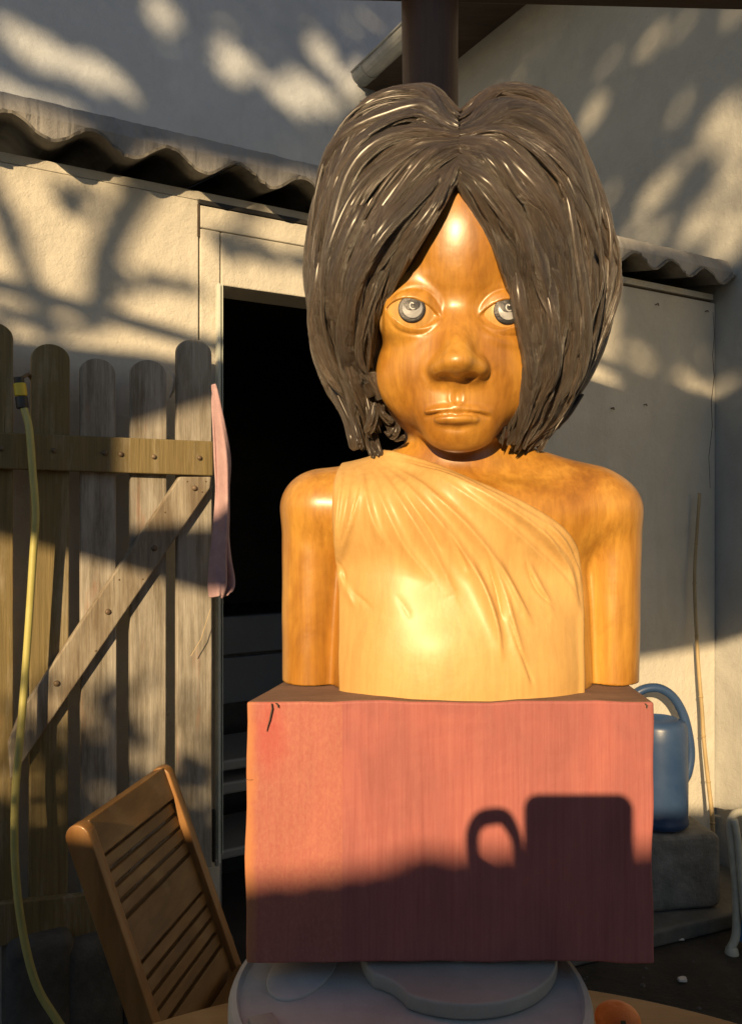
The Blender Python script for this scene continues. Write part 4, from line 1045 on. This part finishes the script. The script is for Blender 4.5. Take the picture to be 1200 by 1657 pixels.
fold([(590, 770), (572, 830), (556, 890), (546, 950)], .0022, 7)
fold([(552, 762), (546, 830), (544, 890)], .0020, 5)
fold([(545, 930), (560, 955), (572, 985)], .0013, 5)
fold([(790, 900), (815, 960), (832, 1030), (850, 1105)], .0022, 6)
fold([(805, 905), (836, 965), (858, 1010)], .0018, 5)
fold([(760, 900), (785, 960), (800, 1010), (806, 1060)], .0022, 5)
fold([(835, 880), (870, 940), (895, 990)], .0020, 7)
# sharp little grooves beside them
for q, a_, w_ in (([(655, 800), (690, 850), (712, 890)], .0012, 2.5), ([(720, 850), (748, 905), (756, 925)], .0014, 2.5), ([(780, 880), (800, 950), (808, 1000)], .0014, 2.5), ([(846, 895), (866, 950), (896, 985)], .0013, 2.5),
                  ([(820, 1000), (836, 1050), (856, 1100)], .0016, 2.5), ([(560, 870), (572, 820), (580, 790)], .0012, 2.5), ([(548, 905), (554, 930), (560, 960)], .0010, 2.5), ([(640, 962), (656, 985), (664, 1000)], .0003, 5), ([(570, 960), (600, 985)], .0008, 3)):
    fold(q, -a_, w_, 0)
lump = np.zeros(len(V))
for i in range(14):
    k = rs.normal(0, 48, 3); lump += np.sin(V@k+rs.uniform(0, 6.3))
disp += lump/14*.0024*fr
fk = keep[Fq].all(1)
V2 = V+Nn*disp[:, None]; V2[:, 2] += CZ
Fk = Fq[fk]; used = np.unique(Fk); re = np.full(len(V2), -1); re[used] = np.arange(len(used))
mesh('draped_cloth', V2[used], re[Fk], 'cloth_wood', bustroot, True)
tag(bustroot.children[-1] if False else [o for o in bustroot.children if o.name.startswith('draped')][0], 'pale honey-coloured carved drape over one shoulder')

# ---- hair: a two-lobed surface S(a, t) covered with carved locks
HL = [[(741, 284, .808), (714, 331, .806), (674, 398, .814), (636, 470, .834), (614, 530, .856), (603, 585, .874), (606, 632, .882), (622, 668, .888)],
      [(741, 262, .812), (690, 300, .803), (630, 370, .804), (590, 450, .817), (572, 530, .838), (574, 595, .860), (594, 645, .876), (610, 690, .890)],
      [(741, 235, .822), (670, 238, .812), (590, 306, .812), (545, 405, .823), (530, 505, .840), (545, 585, .862), (572, 648, .880), (592, 705, .895)],
      [(741, 203, .850), (665, 182, .845), (575, 230, .848), (521, 335, .858), (507, 465, .872), (525, 570, .886), (555, 645, .897), (577, 718, .905)],
      [(741, 184, .900), (686, 147, .900), (590, 182, .905), (527, 295, .915), (501, 425, .920), (516, 540, .920), (547, 625, .918), (566, 695, .915)],
      [(741, 200, .97), (680, 168, .985), (592, 215, 1.0), (537, 330, 1.01), (520, 450, 1.01), (535, 560, 1.0), (568, 640, .98), (590, 680, .96)],
      [(741, 250, 1.04), (700, 260, 1.065), (650, 320, 1.085), (620, 420, 1.095), (610, 520, 1.085), (620, 600, 1.06), (650, 670, 1.02), (670, 700, .99)],
      [(741, 270, 1.055), (741, 300, 1.085), (741, 360, 1.105), (741, 440, 1.115), (741, 520, 1.105), (741, 600, 1.075), (741, 670, 1.03), (741, 705, 1.0)]]
HR = [[(743, 284, .808), (771, 331, .806), (801, 392, .812), (825, 465, .822), (843, 525, .826), (849, 580, .830), (838, 640, .838), (824, 712, .856)],
      [(743, 262, .812), (795, 295, .803), (845, 365, .804), (872, 440, .813), (888, 520, .822), (886, 600, .832), (868, 660, .852), (840, 720, .87)],
      [(743, 235, .822), (815, 235, .812), (890, 306, .812), (925, 406, .822), (937, 508, .835), (924, 598, .852), (894, 665, .87), (852, 724, .885)],
      [(743, 203, .850), (825, 182, .845), (915, 235, .848), (966, 343, .858), (980, 460, .870), (958, 570, .882), (916, 655, .893), (864, 726, .90)],
      [(743, 184, .900), (805, 145, .900), (893, 172, .905), (956, 275, .915), (998, 390, .920), (996, 480, .920), (958, 608, .918), (880, 712, .912)],
      [(743, 200, .97), (805, 168, .985), (893, 215, 1.0), (950, 330, 1.01), (975, 450, 1.01), (960, 560, 1.0), (920, 640, .98), (885, 695, .96)],
      [(743, 250, 1.04), (785, 260, 1.065), (835, 320, 1.085), (868, 420, 1.095), (878, 520, 1.085), (868, 600, 1.06), (835, 670, 1.02), (815, 700, .99)],
      [(743, 270, 1.055), (743, 300, 1.085), (743, 360, 1.105), (743, 440, 1.115), (743, 520, 1.105), (743, 600, 1.075), (743, 670, 1.03), (743, 705, 1.0)]]
def grid(H): return np.array([[list(P(*p_)) for p_ in row] for row in H])
def crw(x, n):
    i = np.clip(np.floor(x).astype(int), 0, n-2); t = x-i; t2, t3 = t*t, t**3
    w = np.stack([-.5*t+t2-.5*t3, 1-2.5*t2+1.5*t3, .5*t+2*t2-1.5*t3, -.5*t2+.5*t3], -1)
    return w, np.clip(i[..., None]+np.array([-1, 0, 1, 2]), -1, n)
def evalS(Gd, a, t):
    # pad by linear extrapolation
    Gp = np.concatenate([2*Gd[:1]-Gd[1:2], Gd, 2*Gd[-1:]-Gd[-2:-1]], 0); Gp = np.concatenate([2*Gp[:, :1]-Gp[:, 1:2], Gp, 2*Gp[:, -1:]-Gp[:, -2:-1]], 1)
    wa, ia = crw(np.asarray(a, float), Gd.shape[0]); wt, it = crw(np.asarray(t, float)*(Gd.shape[1]-1), Gd.shape[1])
    return np.einsum('...i,...j,...ijk->...k', wa, wt, Gp[(ia+1)[..., :, None], (it+1)[..., None, :]])
hv, hf, huv = [], [], []
def addgrid(Pts, U, Vv, closed):                       # rows along the lock, columns across
    k = sum(len(q) for q in hv); m, n = Pts.shape[:2]
    hv.append(Pts.reshape(-1, 3)); uvg = np.stack([U, Vv], -1)
    i, j = np.meshgrid(np.arange(m-1), np.arange(n if closed else n-1), indexing='ij'); j2 = (j+1) % n
    f = np.stack([k+i*n+j, k+i*n+j2, k+(i+1)*n+j2, k+(i+1)*n+j], -1).reshape(-1, 4); hf.append(f)
    uvn = np.stack([uvg[i, j], uvg[i, np.where(j2 == 0, j, j2)], uvg[i+1, np.where(j2 == 0, j, j2)], uvg[i+1, j]], -2).reshape(-1, 2); huv.append(uvn)
rh = np.random.default_rng(21)
NS = 8
def lock(Gd, sg, a0, a1, t0, t1, w, th, lift, n=30, ridge=1.0, wob=.03, bend=0.0):
    u = np.linspace(0, 1, n); t = t0+(t1-t0)*u
    a = a0+(a1-a0)*u+wob*np.sin(u*rh.uniform(3, 7)+rh.uniform(0, 6))+bend*np.sin(np.pi*u)
    a = a+np.clip((a-.5)/.8, 0, 1)*np.clip((4.6-a)/.8, 0, 1)*(2.3-a)*.62*np.exp(-(t/.11)**1.5)
    C = evalS(Gd, a, t); e = .01
    Ta = evalS(Gd, a+.05, t)-evalS(Gd, a-.05, t)
    T = np.gradient(C, axis=0); T /= np.linalg.norm(T, axis=1, keepdims=True)+1e-9
    N = np.cross(T, Ta)*sg; N /= np.linalg.norm(N, axis=1, keepdims=True)+1e-9
    # near the parting the a-direction collapses: lean on the outward direction from the head's middle
    out = C-np.array(P(742, 450, .95)); out /= np.linalg.norm(out, axis=1, keepdims=True)
    fl = (np.sum(N*out, 1) < 0); N[fl] *= -1
    k = np.clip(1-t/.12, 0, 1)[:, None]*.5; N = N*(1-k)+out*k
    N -= T*np.sum(N*T, 1, keepdims=True); N /= np.linalg.norm(N, axis=1, keepdims=True)+1e-9
    C = C+N*(.0065*np.sin(a*3.1+t*3.6+sg)*np.sin(t*5.2+a*1.7)+.0045*np.sin(a*7.3-t*6.5+2*sg)-.002)[:, None]*np.clip(t/.15, 0, 1)[:, None]
    B = np.cross(T, N)
    prof = np.clip(np.minimum(u/.22, (1-u)/.25), 0, 1); prof = np.sin(prof*np.pi/2)**.8*.93+.07
    if t0 < .02: prof = np.maximum(prof, np.clip(.55+u*2, 0, 1)*np.clip((1-u)/.25, .07, 1)**.8)
    ang = np.linspace(0, 2*np.pi, NS, endpoint=False)
    ca, sa = np.cos(ang), np.sin(ang)
    sa = np.where(sa > 0, sa**(1/ridge), sa*.6)
    W = (w*prof)[:, None, None]; H = (th*prof**.8)[:, None, None]
    tw = rh.uniform(-.5, .5)
    ct, st_ = math.cos(tw), math.sin(tw)
    B2 = B*ct+N*st_*.6; N2 = N*ct-B*st_*.6
    Pts = C[:, None]+N[:, None]*(lift*prof[:, None, None]**.5)+B2[:, None]*W*ca[None, :, None]+N2[:, None]*H*sa[None, :, None]
    Pts = Pts+rh.normal(0, 1, Pts.shape)*np.minimum(w*.03, .00018)
    L = np.concatenate([[0], np.cumsum(np.linalg.norm(np.diff(C, axis=0), axis=1))])
    r0 = rh.uniform(0, 50)
    addgrid(Pts, np.repeat((ang/(2*np.pi)*w*300)[None], n, 0)+r0, np.repeat((L*18)[:, None], NS, 1)+r0, True)
for H, sg in ((HL, 1), (HR, -1)):
    Gd = grid(H)
    # inner shell
    aa, tt = np.meshgrid(np.linspace(0.03, 7, 60), np.linspace(0, 1, 50), indexing='ij')
    S = evalS(Gd, aa, tt); out = S-np.array(P(742, 470, .95)); out /= np.linalg.norm(out, axis=-1, keepdims=True)
    for off in (.014, .024): addgrid(S-out*off, aa*3, tt*3, False)
    # broad locks, deep valleys between them
    NB = 19
    for i in range(NB):
        a = .10+i*(5.6/NB)+rh.uniform(-.05, .05)
        lock(Gd, sg, a, a+rh.uniform(-.12, .12), 0.0, rh.uniform(.94, 1.02), rh.uniform(.0090, .0125), rh.uniform(.0075, .0105), rh.uniform(-.0125, -.0055), n=44, ridge=1.3, wob=.09)
    for i in range(14):
        a = 5.2+i*.14; lock(Gd, sg, a, a, .0, 1.0, .012, .007, -.001, n=30)
    # overlapping mid locks, leaf-shaped gouges
    for i in range(85):
        a = rh.uniform(.05, 5.4); t0 = rh.choice([0.0, rh.uniform(.02, .55)]); t1 = min(1.03, t0+rh.uniform(.3, .6))
        lock(Gd, sg, a, a+rh.uniform(-.22, .22), t0, t1, rh.uniform(.0050, .0110), rh.uniform(.0060, .0115), rh.uniform(-.0105, -.0005), n=30, ridge=1.7, wob=.12, bend=rh.uniform(-.15, .15))
    # fine carved strands
    for i in range(260):
        a = rh.uniform(.02, 5.2); t0 = rh.uniform(-.0, .78) if i % 4 else 0.0; t1 = min(1.03, t0+rh.uniform(.12, .38))
        lock(Gd, sg, a, a+rh.uniform(-.15, .15), t0, t1, rh.uniform(.0012, .0026), rh.uniform(.0016, .0028), rh.uniform(-.0020, .0034), n=18, ridge=1.8, wob=.06)
    # the crisp edge framing the face
    for k in range(5): lock(Gd, sg, .02+.05*k, .02+.05*k, 0.0, .98, .0040, .0045, -.003, n=44, ridge=1.4, wob=.015)
# chunky tips and curls under the left side
def tip(pts, w, fl=.7):
    for k in range(5):
        q = rh.normal(0, 1, 2)*w*F/.88*.55
        tip1([(x+q[0], y+q[1]*.4+rh.uniform(-4, 3)*(i == len(pts)-1), d+rh.normal(0, 1)*w*.35) for i, (x, y, d) in enumerate(pts)], w*rh.uniform(.38, .62), fl)
def tip1(pts, w, fl=.7):
    C = np.array([list(v) for v in cr([P(*p_) for p_ in pts], 6)]); n = len(C)
    T = np.gradient(C, axis=0); T /= np.linalg.norm(T, axis=1, keepdims=True); N = np.array([0, -1.0, 0])[None]-T*T[:, 1:2]*-1; N /= np.linalg.norm(N, axis=1, keepdims=True); B = np.cross(T, N)
    u = np.linspace(0, 1, n); pr = np.clip(.55+u*.8, 0, 1)*np.clip((1-u)/.06, .25, 1); ang = np.linspace(0, 2*np.pi, NS, endpoint=False)
    Pts = C[:, None]+B[:, None]*(w*pr)[:, None, None]*np.cos(ang)[None, :, None]+N[:, None]*(w*fl*pr)[:, None, None]*np.sin(ang)[None, :, None]
    L = np.linspace(0, 1, n)*1.0; r0 = rh.uniform(0, 50)
    addgrid(Pts, np.repeat((ang)[None]*.5, n, 0)+r0, np.repeat(L[:, None], NS, 1)+r0, True)
    hf.append(np.array([[len_all()-NS+k for k in (0, 2, 4, 6)]])); huv.append(np.array([[r0, r0]]*4))
def len_all(): return sum(len(q) for q in hv)
tip([(548, 640, .905), (566, 680, .895), (574, 705, .89), (579, 726, .888)], .0080); tip([(560, 640, .90), (574, 685, .89), (583, 722, .885)], .0052)
tip([(585, 640, .88), (592, 670, .878), (600, 690, .88)], .006); tip([(606, 652, .87), (602, 675, .872), (594, 698, .878)], .0055)
tip([(612, 655, .866), (622, 672, .87), (636, 684, .878)], .0055); tip([(630, 676, .89), (639, 690, .885), (636, 700, .882)], .0062); tip([(628, 700, .89), (640, 710, .888), (650, 706, .886)], .0045)
tip([(600, 700, .9), (602, 720, .895), (608, 738, .89)], .004)
tip([(905, 640, .882), (895, 668, .885), (880, 700, .89), (868, 726, .895)], .0065); tip([(880, 660, .868), (860, 695, .873), (838, 724, .88)], .0065)
tip([(935, 635, .9), (912, 668, .9), (893, 690, .9)], .0055); tip([(862, 660, .85), (845, 692, .856), (826, 718, .864)], .006)
HV = np.concatenate(hv); HF = np.concatenate(hf)
off = np.array(rootloc(bustroot)); me = bpy.data.meshes.new('hair'); me.from_pydata((HV-off).tolist(), [], HF.tolist()); me.update()
ul = me.uv_layers.new(name='strand'); ul.data.foreach_set('uv', np.concatenate(huv).astype(np.float32).ravel())
hair = finish('hair', me, 'hair_wood', bustroot, True)
tag(hair, 'dark brown carved bobbed hair parted in the middle')
# ================================================================== behind the camera: what shades the yard
# photographer and phone
ph = thing('phone', 'black mobile phone held up by the photographer', 'phone', (-.019, -.02, CZ-.07))
rrp = [(-.019+sx_*(.053-.014)+.014*math.cos(t), -.0225, CZ-.0525+sz_*(.0675-.014)+.014*math.sin(t)) for sx_, sz_, t0 in ((1, 1, 0), (-1, 1, 90), (-1, -1, 180), (1, -1, 270)) for t in [R(t0+15*i) for i in range(7)]]
G().prism(rrp, (0, .009, 0), .002, 2).build('case', 'phone_black', ph, True, angle=40)
bm = bmesh.new()
def skinbody(name, chains, mat, parent, sub=2):
    vs_, es, rs_ = [], [], []; key = {}
    for ch in chains:
        prev = None
        for (p_, r_) in ch:
            k = tuple(round(c, 4) for c in p_)
            if k not in key: key[k] = len(vs_); vs_.append(p_); rs_.append(r_)
            if prev is not None: es.append((prev, key[k]))
            prev = key[k]
    me = bpy.data.meshes.new(name); off = rootloc(parent)
    me.from_pydata([tuple(Vector(v)-off) for v in vs_], es, []); me.update()
    o = finish(name, me, mat, parent, False)
    md = o.modifiers.new('skin', 'SKIN'); md.use_smooth_shade = True
    for i, sv in enumerate(me.skin_vertices[0].data):
        r_ = rs_[i]; sv.radius = r_ if isinstance(r_, tuple) else (r_, r_)
    me.skin_vertices[0].data[0].use_root = True
    sd = o.modifiers.new('subdivision', 'SUBSURF'); sd.levels = sub; sd.render_levels = sub
    return o
H0 = Vector((.02, -.52, 0))
def Q(x, y, z): return (H0.x+x, H0.y+y, z)
pe = thing('person', 'person in red shirt and jeans standing behind the camera holding up a phone', 'person', (H0.x, H0.y, 0))
skinbody('body', [[(Q(0, 0, .80), .12), (Q(0, .0, .95), .115), (Q(0, .02, 1.08), .125), (Q(0, .02, 1.18), .07), (Q(0, .04, 1.23), .045), (Q(0, .05, 1.29), .065), (Q(0, .05, 1.36), .075), (Q(0, .05, 1.41), .05)],
    [(Q(0, .0, .80), .12), (Q(.10, 0, .74), .085), (Q(.11, .03, .44), .055), (Q(.11, -.02, .08), .04), (Q(.12, .12, .04), .035)],
    [(Q(0, .0, .80), .12), (Q(-.10, 0, .74), .085), (Q(-.11, .03, .44), .055), (Q(-.11, -.02, .08), .04), (Q(-.12, .12, .04), .035)],
    [(Q(0, .02, 1.08), .125), (Q(.17, .01, 1.10), .055), (Q(.22, .12, .90), .04), (Q(.10, .40, 1.21), .027), (Q(.03, .47, 1.245), .028)],
    [(Q(0, .02, 1.08), .125), (Q(-.17, .01, 1.10), .055), (Q(-.26, .12, .90), .04), (Q(-.165, .40, 1.19), .027), (Q(-.135, .47, 1.24), .028)]], 'shirt', pe)
def fing(pts, r_=.0085):
    return [(p_, r_*(1-.12*i)) for i, p_ in enumerate(pts)]
hx = H0.x
lh = (hx-.135, H0.y+.47, 1.24)
skinbody('hand', [[(lh, .026), ((-.106, -.045, 1.302), .024)],
    [((-.106, -.045, 1.302), .024), ((-.126, -.03, 1.328), .007), ((-.125, -.022, 1.350), .0075), ((-.116, -.017, 1.362), .009), ((-.090, -.014, 1.364), .0095), ((-.079, -.016, 1.342), .006), ((-.078, -.02, 1.322), .006), ((-.07, -.024, 1.312), .006)],
    [((-.106, -.045, 1.302), .024), ((-.092, -.034, 1.302), .008), ((-.07, -.03, 1.306), .007)], [((-.106, -.045, 1.302), .024), ((-.09, -.03, 1.288), .008), ((-.068, -.026, 1.29), .007)],
    [((-.106, -.045, 1.302), .024), ((-.092, -.03, 1.272), .008), ((-.068, -.026, 1.272), .007)], [((-.106, -.045, 1.302), .024), ((-.1, -.03, 1.255), .007), ((-.072, -.026, 1.256), .006)]], 'skin', pe)
rhd = (hx+.03, H0.y+.47, 1.245)
skinbody('hand', [[(rhd, .026), ((.045, -.045, 1.27), .024)],
    [((.045, -.045, 1.27), .024), ((.042, -.035, 1.30), .0085), ((.036, -.028, 1.32), .0075)], [((.045, -.045, 1.27), .024), ((.042, -.03, 1.285), .0085), ((.02, -.028, 1.29), .0075)],
    [((.045, -.045, 1.27), .024), ((.042, -.03, 1.268), .0085), ((.02, -.027, 1.27), .0075)], [((.045, -.045, 1.27), .024), ((.04, -.03, 1.25), .008), ((.02, -.027, 1.252), .007)],
    [((.045, -.045, 1.27), .024), ((.038, -.05, 1.30), .009), ((.02, -.03, 1.315), .008)]], 'skin', pe)

# unseen tall wall, added with its top shaped to cast the low shade line
WYY = -2.7
ztop = lambda p_: unpq(p_, -.066, WYY).z
gw = thing('added_shade_wall', 'unseen tall wall added behind the camera to shade the lower part of the yard', 'wall', (-.7, WYY-.1, 0))
wt = [(-4.5, -.02), (-3, -.03), (-1.6, -.055), (-1.25, -.04), (-.95, -.05), (-.6, -.075), (-.36, -.076), (-.26, -.068), (-.21, -.060), (-.17, -.044), (-.13, -.046), (-.06, -.05), (.05, -.045), (.2, -.03), (.5, -.02), (1.2, -.03), (3.2, -.01)]
wt2 = []
for (a, qa), (b, qb) in zip(wt[:-1], wt[1:]):
    for k in range(6): wt2.append((a+(b-a)*k/6, qa+(qb-qa)*k/6+random.uniform(-.004, .004)))
tops = [unpq(a, q_, WYY) for a, q_ in wt2]
G().prism([(tops[0].x, WYY, 0), (tops[-1].x, WYY, 0)]+tops[::-1], (0, -.24, 0)).build('masonry', 'wall_block', gw)

# invented panels on poles, added only to shade the gate and right-hand wall
def shade(name, label, quads, Y, poleX, zb_):
    t = thing(name, label, 'added shade panel', (poleX, Y, 0), 'added shade panels behind the camera')
    for qi, q in enumerate(quads):
        pts = [unpq(p_, q_, Y-.02*qi) for p_, q_ in q]
        G().prism(pts, (0, -.01, 0), .002).build('panel', 'shade_panel_grey', t)
    xs = [unpq(p_, q_, Y) for q in quads for p_, q_ in q]
    zt_ = max(v.z for v in xs)+.05
    G().tube([(poleX, Y-.03, .0), (poleX, Y-.03, zt_)], .03, 12).build('pole', 'bark', t, True)
    G().tube([(poleX, Y-.03, zt_-.02), ((min(v.x for v in xs) if poleX > 0 else max(v.x for v in xs)), Y-.03, zt_-.02)], .02, 10).build('boom', 'bark', t, True)
def gpq(x, y, b=-.1):
    s, z = wp(x, y, b); return pq(WF(s, b, z))
A1 = [gpq(-90, 480), gpq(-90, 845), gpq(60, 882), gpq(205, 922), gpq(205, 520)]
A2 = [gpq(204, 522), gpq(204, 690), gpq(350, 645), gpq(430, 630), gpq(430, 560)]
A3 = [gpq(204, 855), gpq(204, 922), gpq(345, 962), gpq(430, 985), gpq(430, 850)]
YA = -1.9
shade('added_shade_panel', 'unseen green-grey panel added to cast shade, the one behind and left of the camera', [A1, A2, A3], YA, unpq(-1.75, 0, YA).x, 0)
B1 = [pq(WF(wp(1010, 1068)[0], 0, wp(1010, 1068)[1])), pq(WF(wp(1157, 1043)[0], 0, wp(1157, 1043)[1])), (0.9, .66), (0.9, 1.46), pq(WF(wp(1157, 662)[0], 0, wp(1157, 662)[1])), pq(WF(wp(1085, 636)[0], 0, wp(1085, 636)[1])), pq(WF(wp(1010, 622)[0], 0, wp(1010, 622)[1]))]
B1[0] = (max(B1[0][0], .09), B1[0][1]); B1[-1] = (max(B1[-1][0], .09), B1[-1][1])
YB = -1.7
shade('added_shade_panel', 'unseen green-grey panel added to cast shade, the one behind and right of the camera', [B1, [(-.55, .84), (.25, .84), (.25, 1.44), (-.55, 1.44)]], YB, unpq(1.0, 0, YB).x, 0)

# tree behind the camera: branches and leaves whose gaps let the light through
tree = thing('tree', 'leafy tree behind the camera casting dappled light', 'tree', (unpq(-3.2, 0, -8.5).x, -8.5, 0))
def onwall(x, y): s, z = wp(x, y, 0); return pq(WF(s, 0, z))
def onrear(x, y): s, z = wp(x, y, 2.2); return pq(WF(s, 2.2, z))
def onside(x, y): b, z = sp(x, y); return pq(WF(SW, b, z))
g = G()
tb_ = Vector(tree.location)
crown0 = unpq(-3.0, .8, -8.5)
g.tube(cr([tb_, tb_+Vector((.1, 0, 1.2)), Vector(crown0)+Vector((0, 0, -.6)), unpq(-2.8, 2.3, -8.4), unpq(-2.4, 3.6, -8.2)], 6), [.17-.005*i for i in range(25)], 14)
g.build('trunk', 'bark', tree, True)
def branch(px, w0, w1, fn, Y):
    pts = [unpq(*fn(x, y), Y) for x, y in px]
    c = cr(pts, 5); n = len(c)
    g = G(); g.tube(c, [w0+(w1-w0)*i/(n-1) for i in range(n)], 9); g.build('branch', 'bark', tree, True)
branch([(-120, 120), (-40, 250), (10, 360), (48, 450), (90, 560)], .024, .018, onwall, -3.4)
branch([(330, 180), (268, 262), (215, 330), (172, 420), (162, 520)], .036, .026, onwall, -3.2)
branch([(-150, 430), (60, 505), (170, 470), (262, 458), (340, 478)], .011, .008, onwall, -3.2)
branch([(430, 330), (360, 392), (420, 418), (520, 432)], .016, .010, onwall, -3.1)
branch([(-50, -80), (140, 40), (330, 60), (520, 20), (640, 60)], .03, .012, onrear, -8)
branch([(1300, 120), (1100, 150), (950, 260), (860, 330)], .03, .012, onside, -8)
branch([(1300, 300), (1130, 320), (1010, 200), (900, 60)], .022, .010, onside, -8)
# lit spots: (pixel, radius in metres on the sun plane)
lit = []
def L(fn, lst): lit.extend([(*fn(x, y), r_*.85, ry*.85) for x, y, r_, ry in lst])
L(onrear, [(62, 82, .13, .11), (30, 60, .08, .1), (165, 130, .14, .10), (150, 118, .1, .1), (20, 150, .13, .06), (100, 175, .10, .05), (262, 18, .07, .10), (372, 98, .06, .14), (520, 85, .07, .12), (505, 150, .14, .10), (570, 140, .09, .10), (470, 160, .12, .09), (588, 120, .06, .08), (405, 110, .05, .08), (262, 60, .04, .05)])
L(onside, [(1052, 64, .05, .05), (1102, 44, .035, .05), (958, 182, .06, .07), (985, 100, .02, .03), (1160, 200, .07, .09), (1195, 230, .08, .10), (1100, 170, .04, .05), (1085, 290, .07, .08), (1050, 320, .05, .08), (1150, 340, .10, .11), (1195, 330, .10, .14), (1180, 395, .10, .08), (1120, 385, .06, .05), (1020, 380, .03, .06), (1190, 10, .04, .06), (985, 320, .03, .05), (1060, 380, .05, .05)])
L(onwall, [(1130, 632, .075, .045), (1165, 640, .05, .05), (1105, 618, .05, .03), (1036, 575, .045, .045), (1105, 580, .025, .02), (1142, 585, .025, .03)])
def dark_ok(p_, q_, m):
    for a, b, r_, ry in lit:
        if ((p_-a)/(r_+m))**2+((q_-b)/(ry+m))**2 < 1: return False
    return True
def region(fn, x0, x1, y0, y1, n):
    out = []
    while n > 0:
        n -= 1
        p_, q_ = fn(random.uniform(x0, x1), random.uniform(y0, y1))
        if dark_ok(p_, q_, .012): out.append((p_, q_))
    return out
leaves = region(onrear, -60, 680, -120, 290, 6500)+region(onside, 690, 1240, -80, 470, 6000)+region(onwall, 1000, 1158, 430, 650, 700)+region(onside, 1158, 1240, 430, 660, 300)
def strokes(pts, fn, w, n):
    out = []
    for i in range(n):
        k = random.uniform(0, len(pts)-1.001); j = int(k); t = k-j
        x = pts[j][0]+(pts[j+1][0]-pts[j][0])*t+random.gauss(0, w*.45); y = pts[j][1]+(pts[j+1][1]-pts[j][1])*t+random.gauss(0, w*.45)
        out.append(fn(x, y))
    return out
L(lambda x, y: (lambda sz: pq(WF(sz[0], -.1, sz[1])))(wp(x, y, -.1)), [(20, 150, .08, .03), (70, 165, .05, .025), (205, 190, .06, .025), (300, 215, .03, .02), (480, 262, .03, .02)])
def eavepq(x, k):
    s_, z_ = wp(x, 175+.2267*x, -.11); return pq(WF(s_, -.11, z_+k))
for i in range(420):
    p_, q_ = eavepq(random.uniform(-80, 540), random.uniform(.035, .12))
    if dark_ok(p_, q_, .005): leaves.append((p_, q_))
lv2 = []
lv2 += strokes([(236, 290), (200, 350), (170, 418), (165, 490)], onwall, 26, 55)+strokes([(0, 340), (40, 430), (70, 500)], onwall, 14, 20)
lv2 += strokes([(200, 460), (260, 456), (330, 470)], onwall, 12, 22)+strokes([(350, 390), (400, 405), (470, 425), (520, 430)], onwall, 18, 45)+strokes([(-60, 520), (60, 520), (150, 530)], onwall, 12, 24)
lv2 += strokes([(90, 300), (120, 330), (140, 300)], onwall, 14, 22)
def leafmesh(leaves, Ya, Yb, l0, l1, parent):
  vv, ff = [], []
  for p_, q_ in leaves:
    Y = random.uniform(Ya, Yb); c = unpq(p_, q_, Y)
    l = random.uniform(l0, l1); w = l*random.uniform(.45, .6)
    d = Vector((random.gauss(0, 1), random.gauss(0, .5), random.gauss(-.3, 1))).normalized(); nrm = Vector((SX, 1, -SZ))+Vector((random.gauss(0, .6), random.gauss(0, .6), random.gauss(0, .6)))
    s_ = d.cross(nrm).normalized(); k = len(vv); up = d.cross(s_)*.12*l
    vv += [c-d*l, c-d*l*.3+s_*w+up, c+d*l*.4+s_*w*.8+up, c+d*l, c+d*l*.4-s_*w*.8+up, c-d*l*.3-s_*w+up]
    ff += [(k, k+1, k+2, k+3), (k, k+3, k+4, k+5)]
  o = mesh('crown', vv, ff, 'leaf', parent); o['kind'] = 'stuff'
leafmesh(leaves, -9.4, -7.0, .035, .06, tree)
leafmesh(lv2, -3.7, -2.9, .02, .036, tree)
# unseen shrub, added above that wall to dapple the foot of the gate
sh = thing('shrub', 'unseen leafy shrub added behind the camera to dapple the gate', 'shrub', (unpq(-1.2, 0, -3.4).x, -3.4, 0))
G().tube(cr([Vector(sh.location), Vector(sh.location)+Vector((.05, 0, 1.0)), unpq(-1.15, -.05, -3.4), unpq(-1.1, .15, -3.4)], 5), [.03-.0012*i for i in range(16)], 9).build('stem', 'bark', sh, True)
sl = []
for i in range(300):
    x = random.uniform(-30, 350); y = 1400-abs(random.gauss(0, 1))*120
    if y > 1090: sl.append(gpq(x, y))
sl += strokes([(190, 1160), (215, 1190), (160, 1210)], gpq, 14, 14)+strokes([(290, 1230), (345, 1250)], gpq, 12, 14)+strokes([(60, 1180), (110, 1260)], gpq, 22, 24)+strokes([(210, 1120), (150, 1140)], gpq, 8, 8)
leafmesh(sl, -3.9, -3.0, .022, .04, sh)
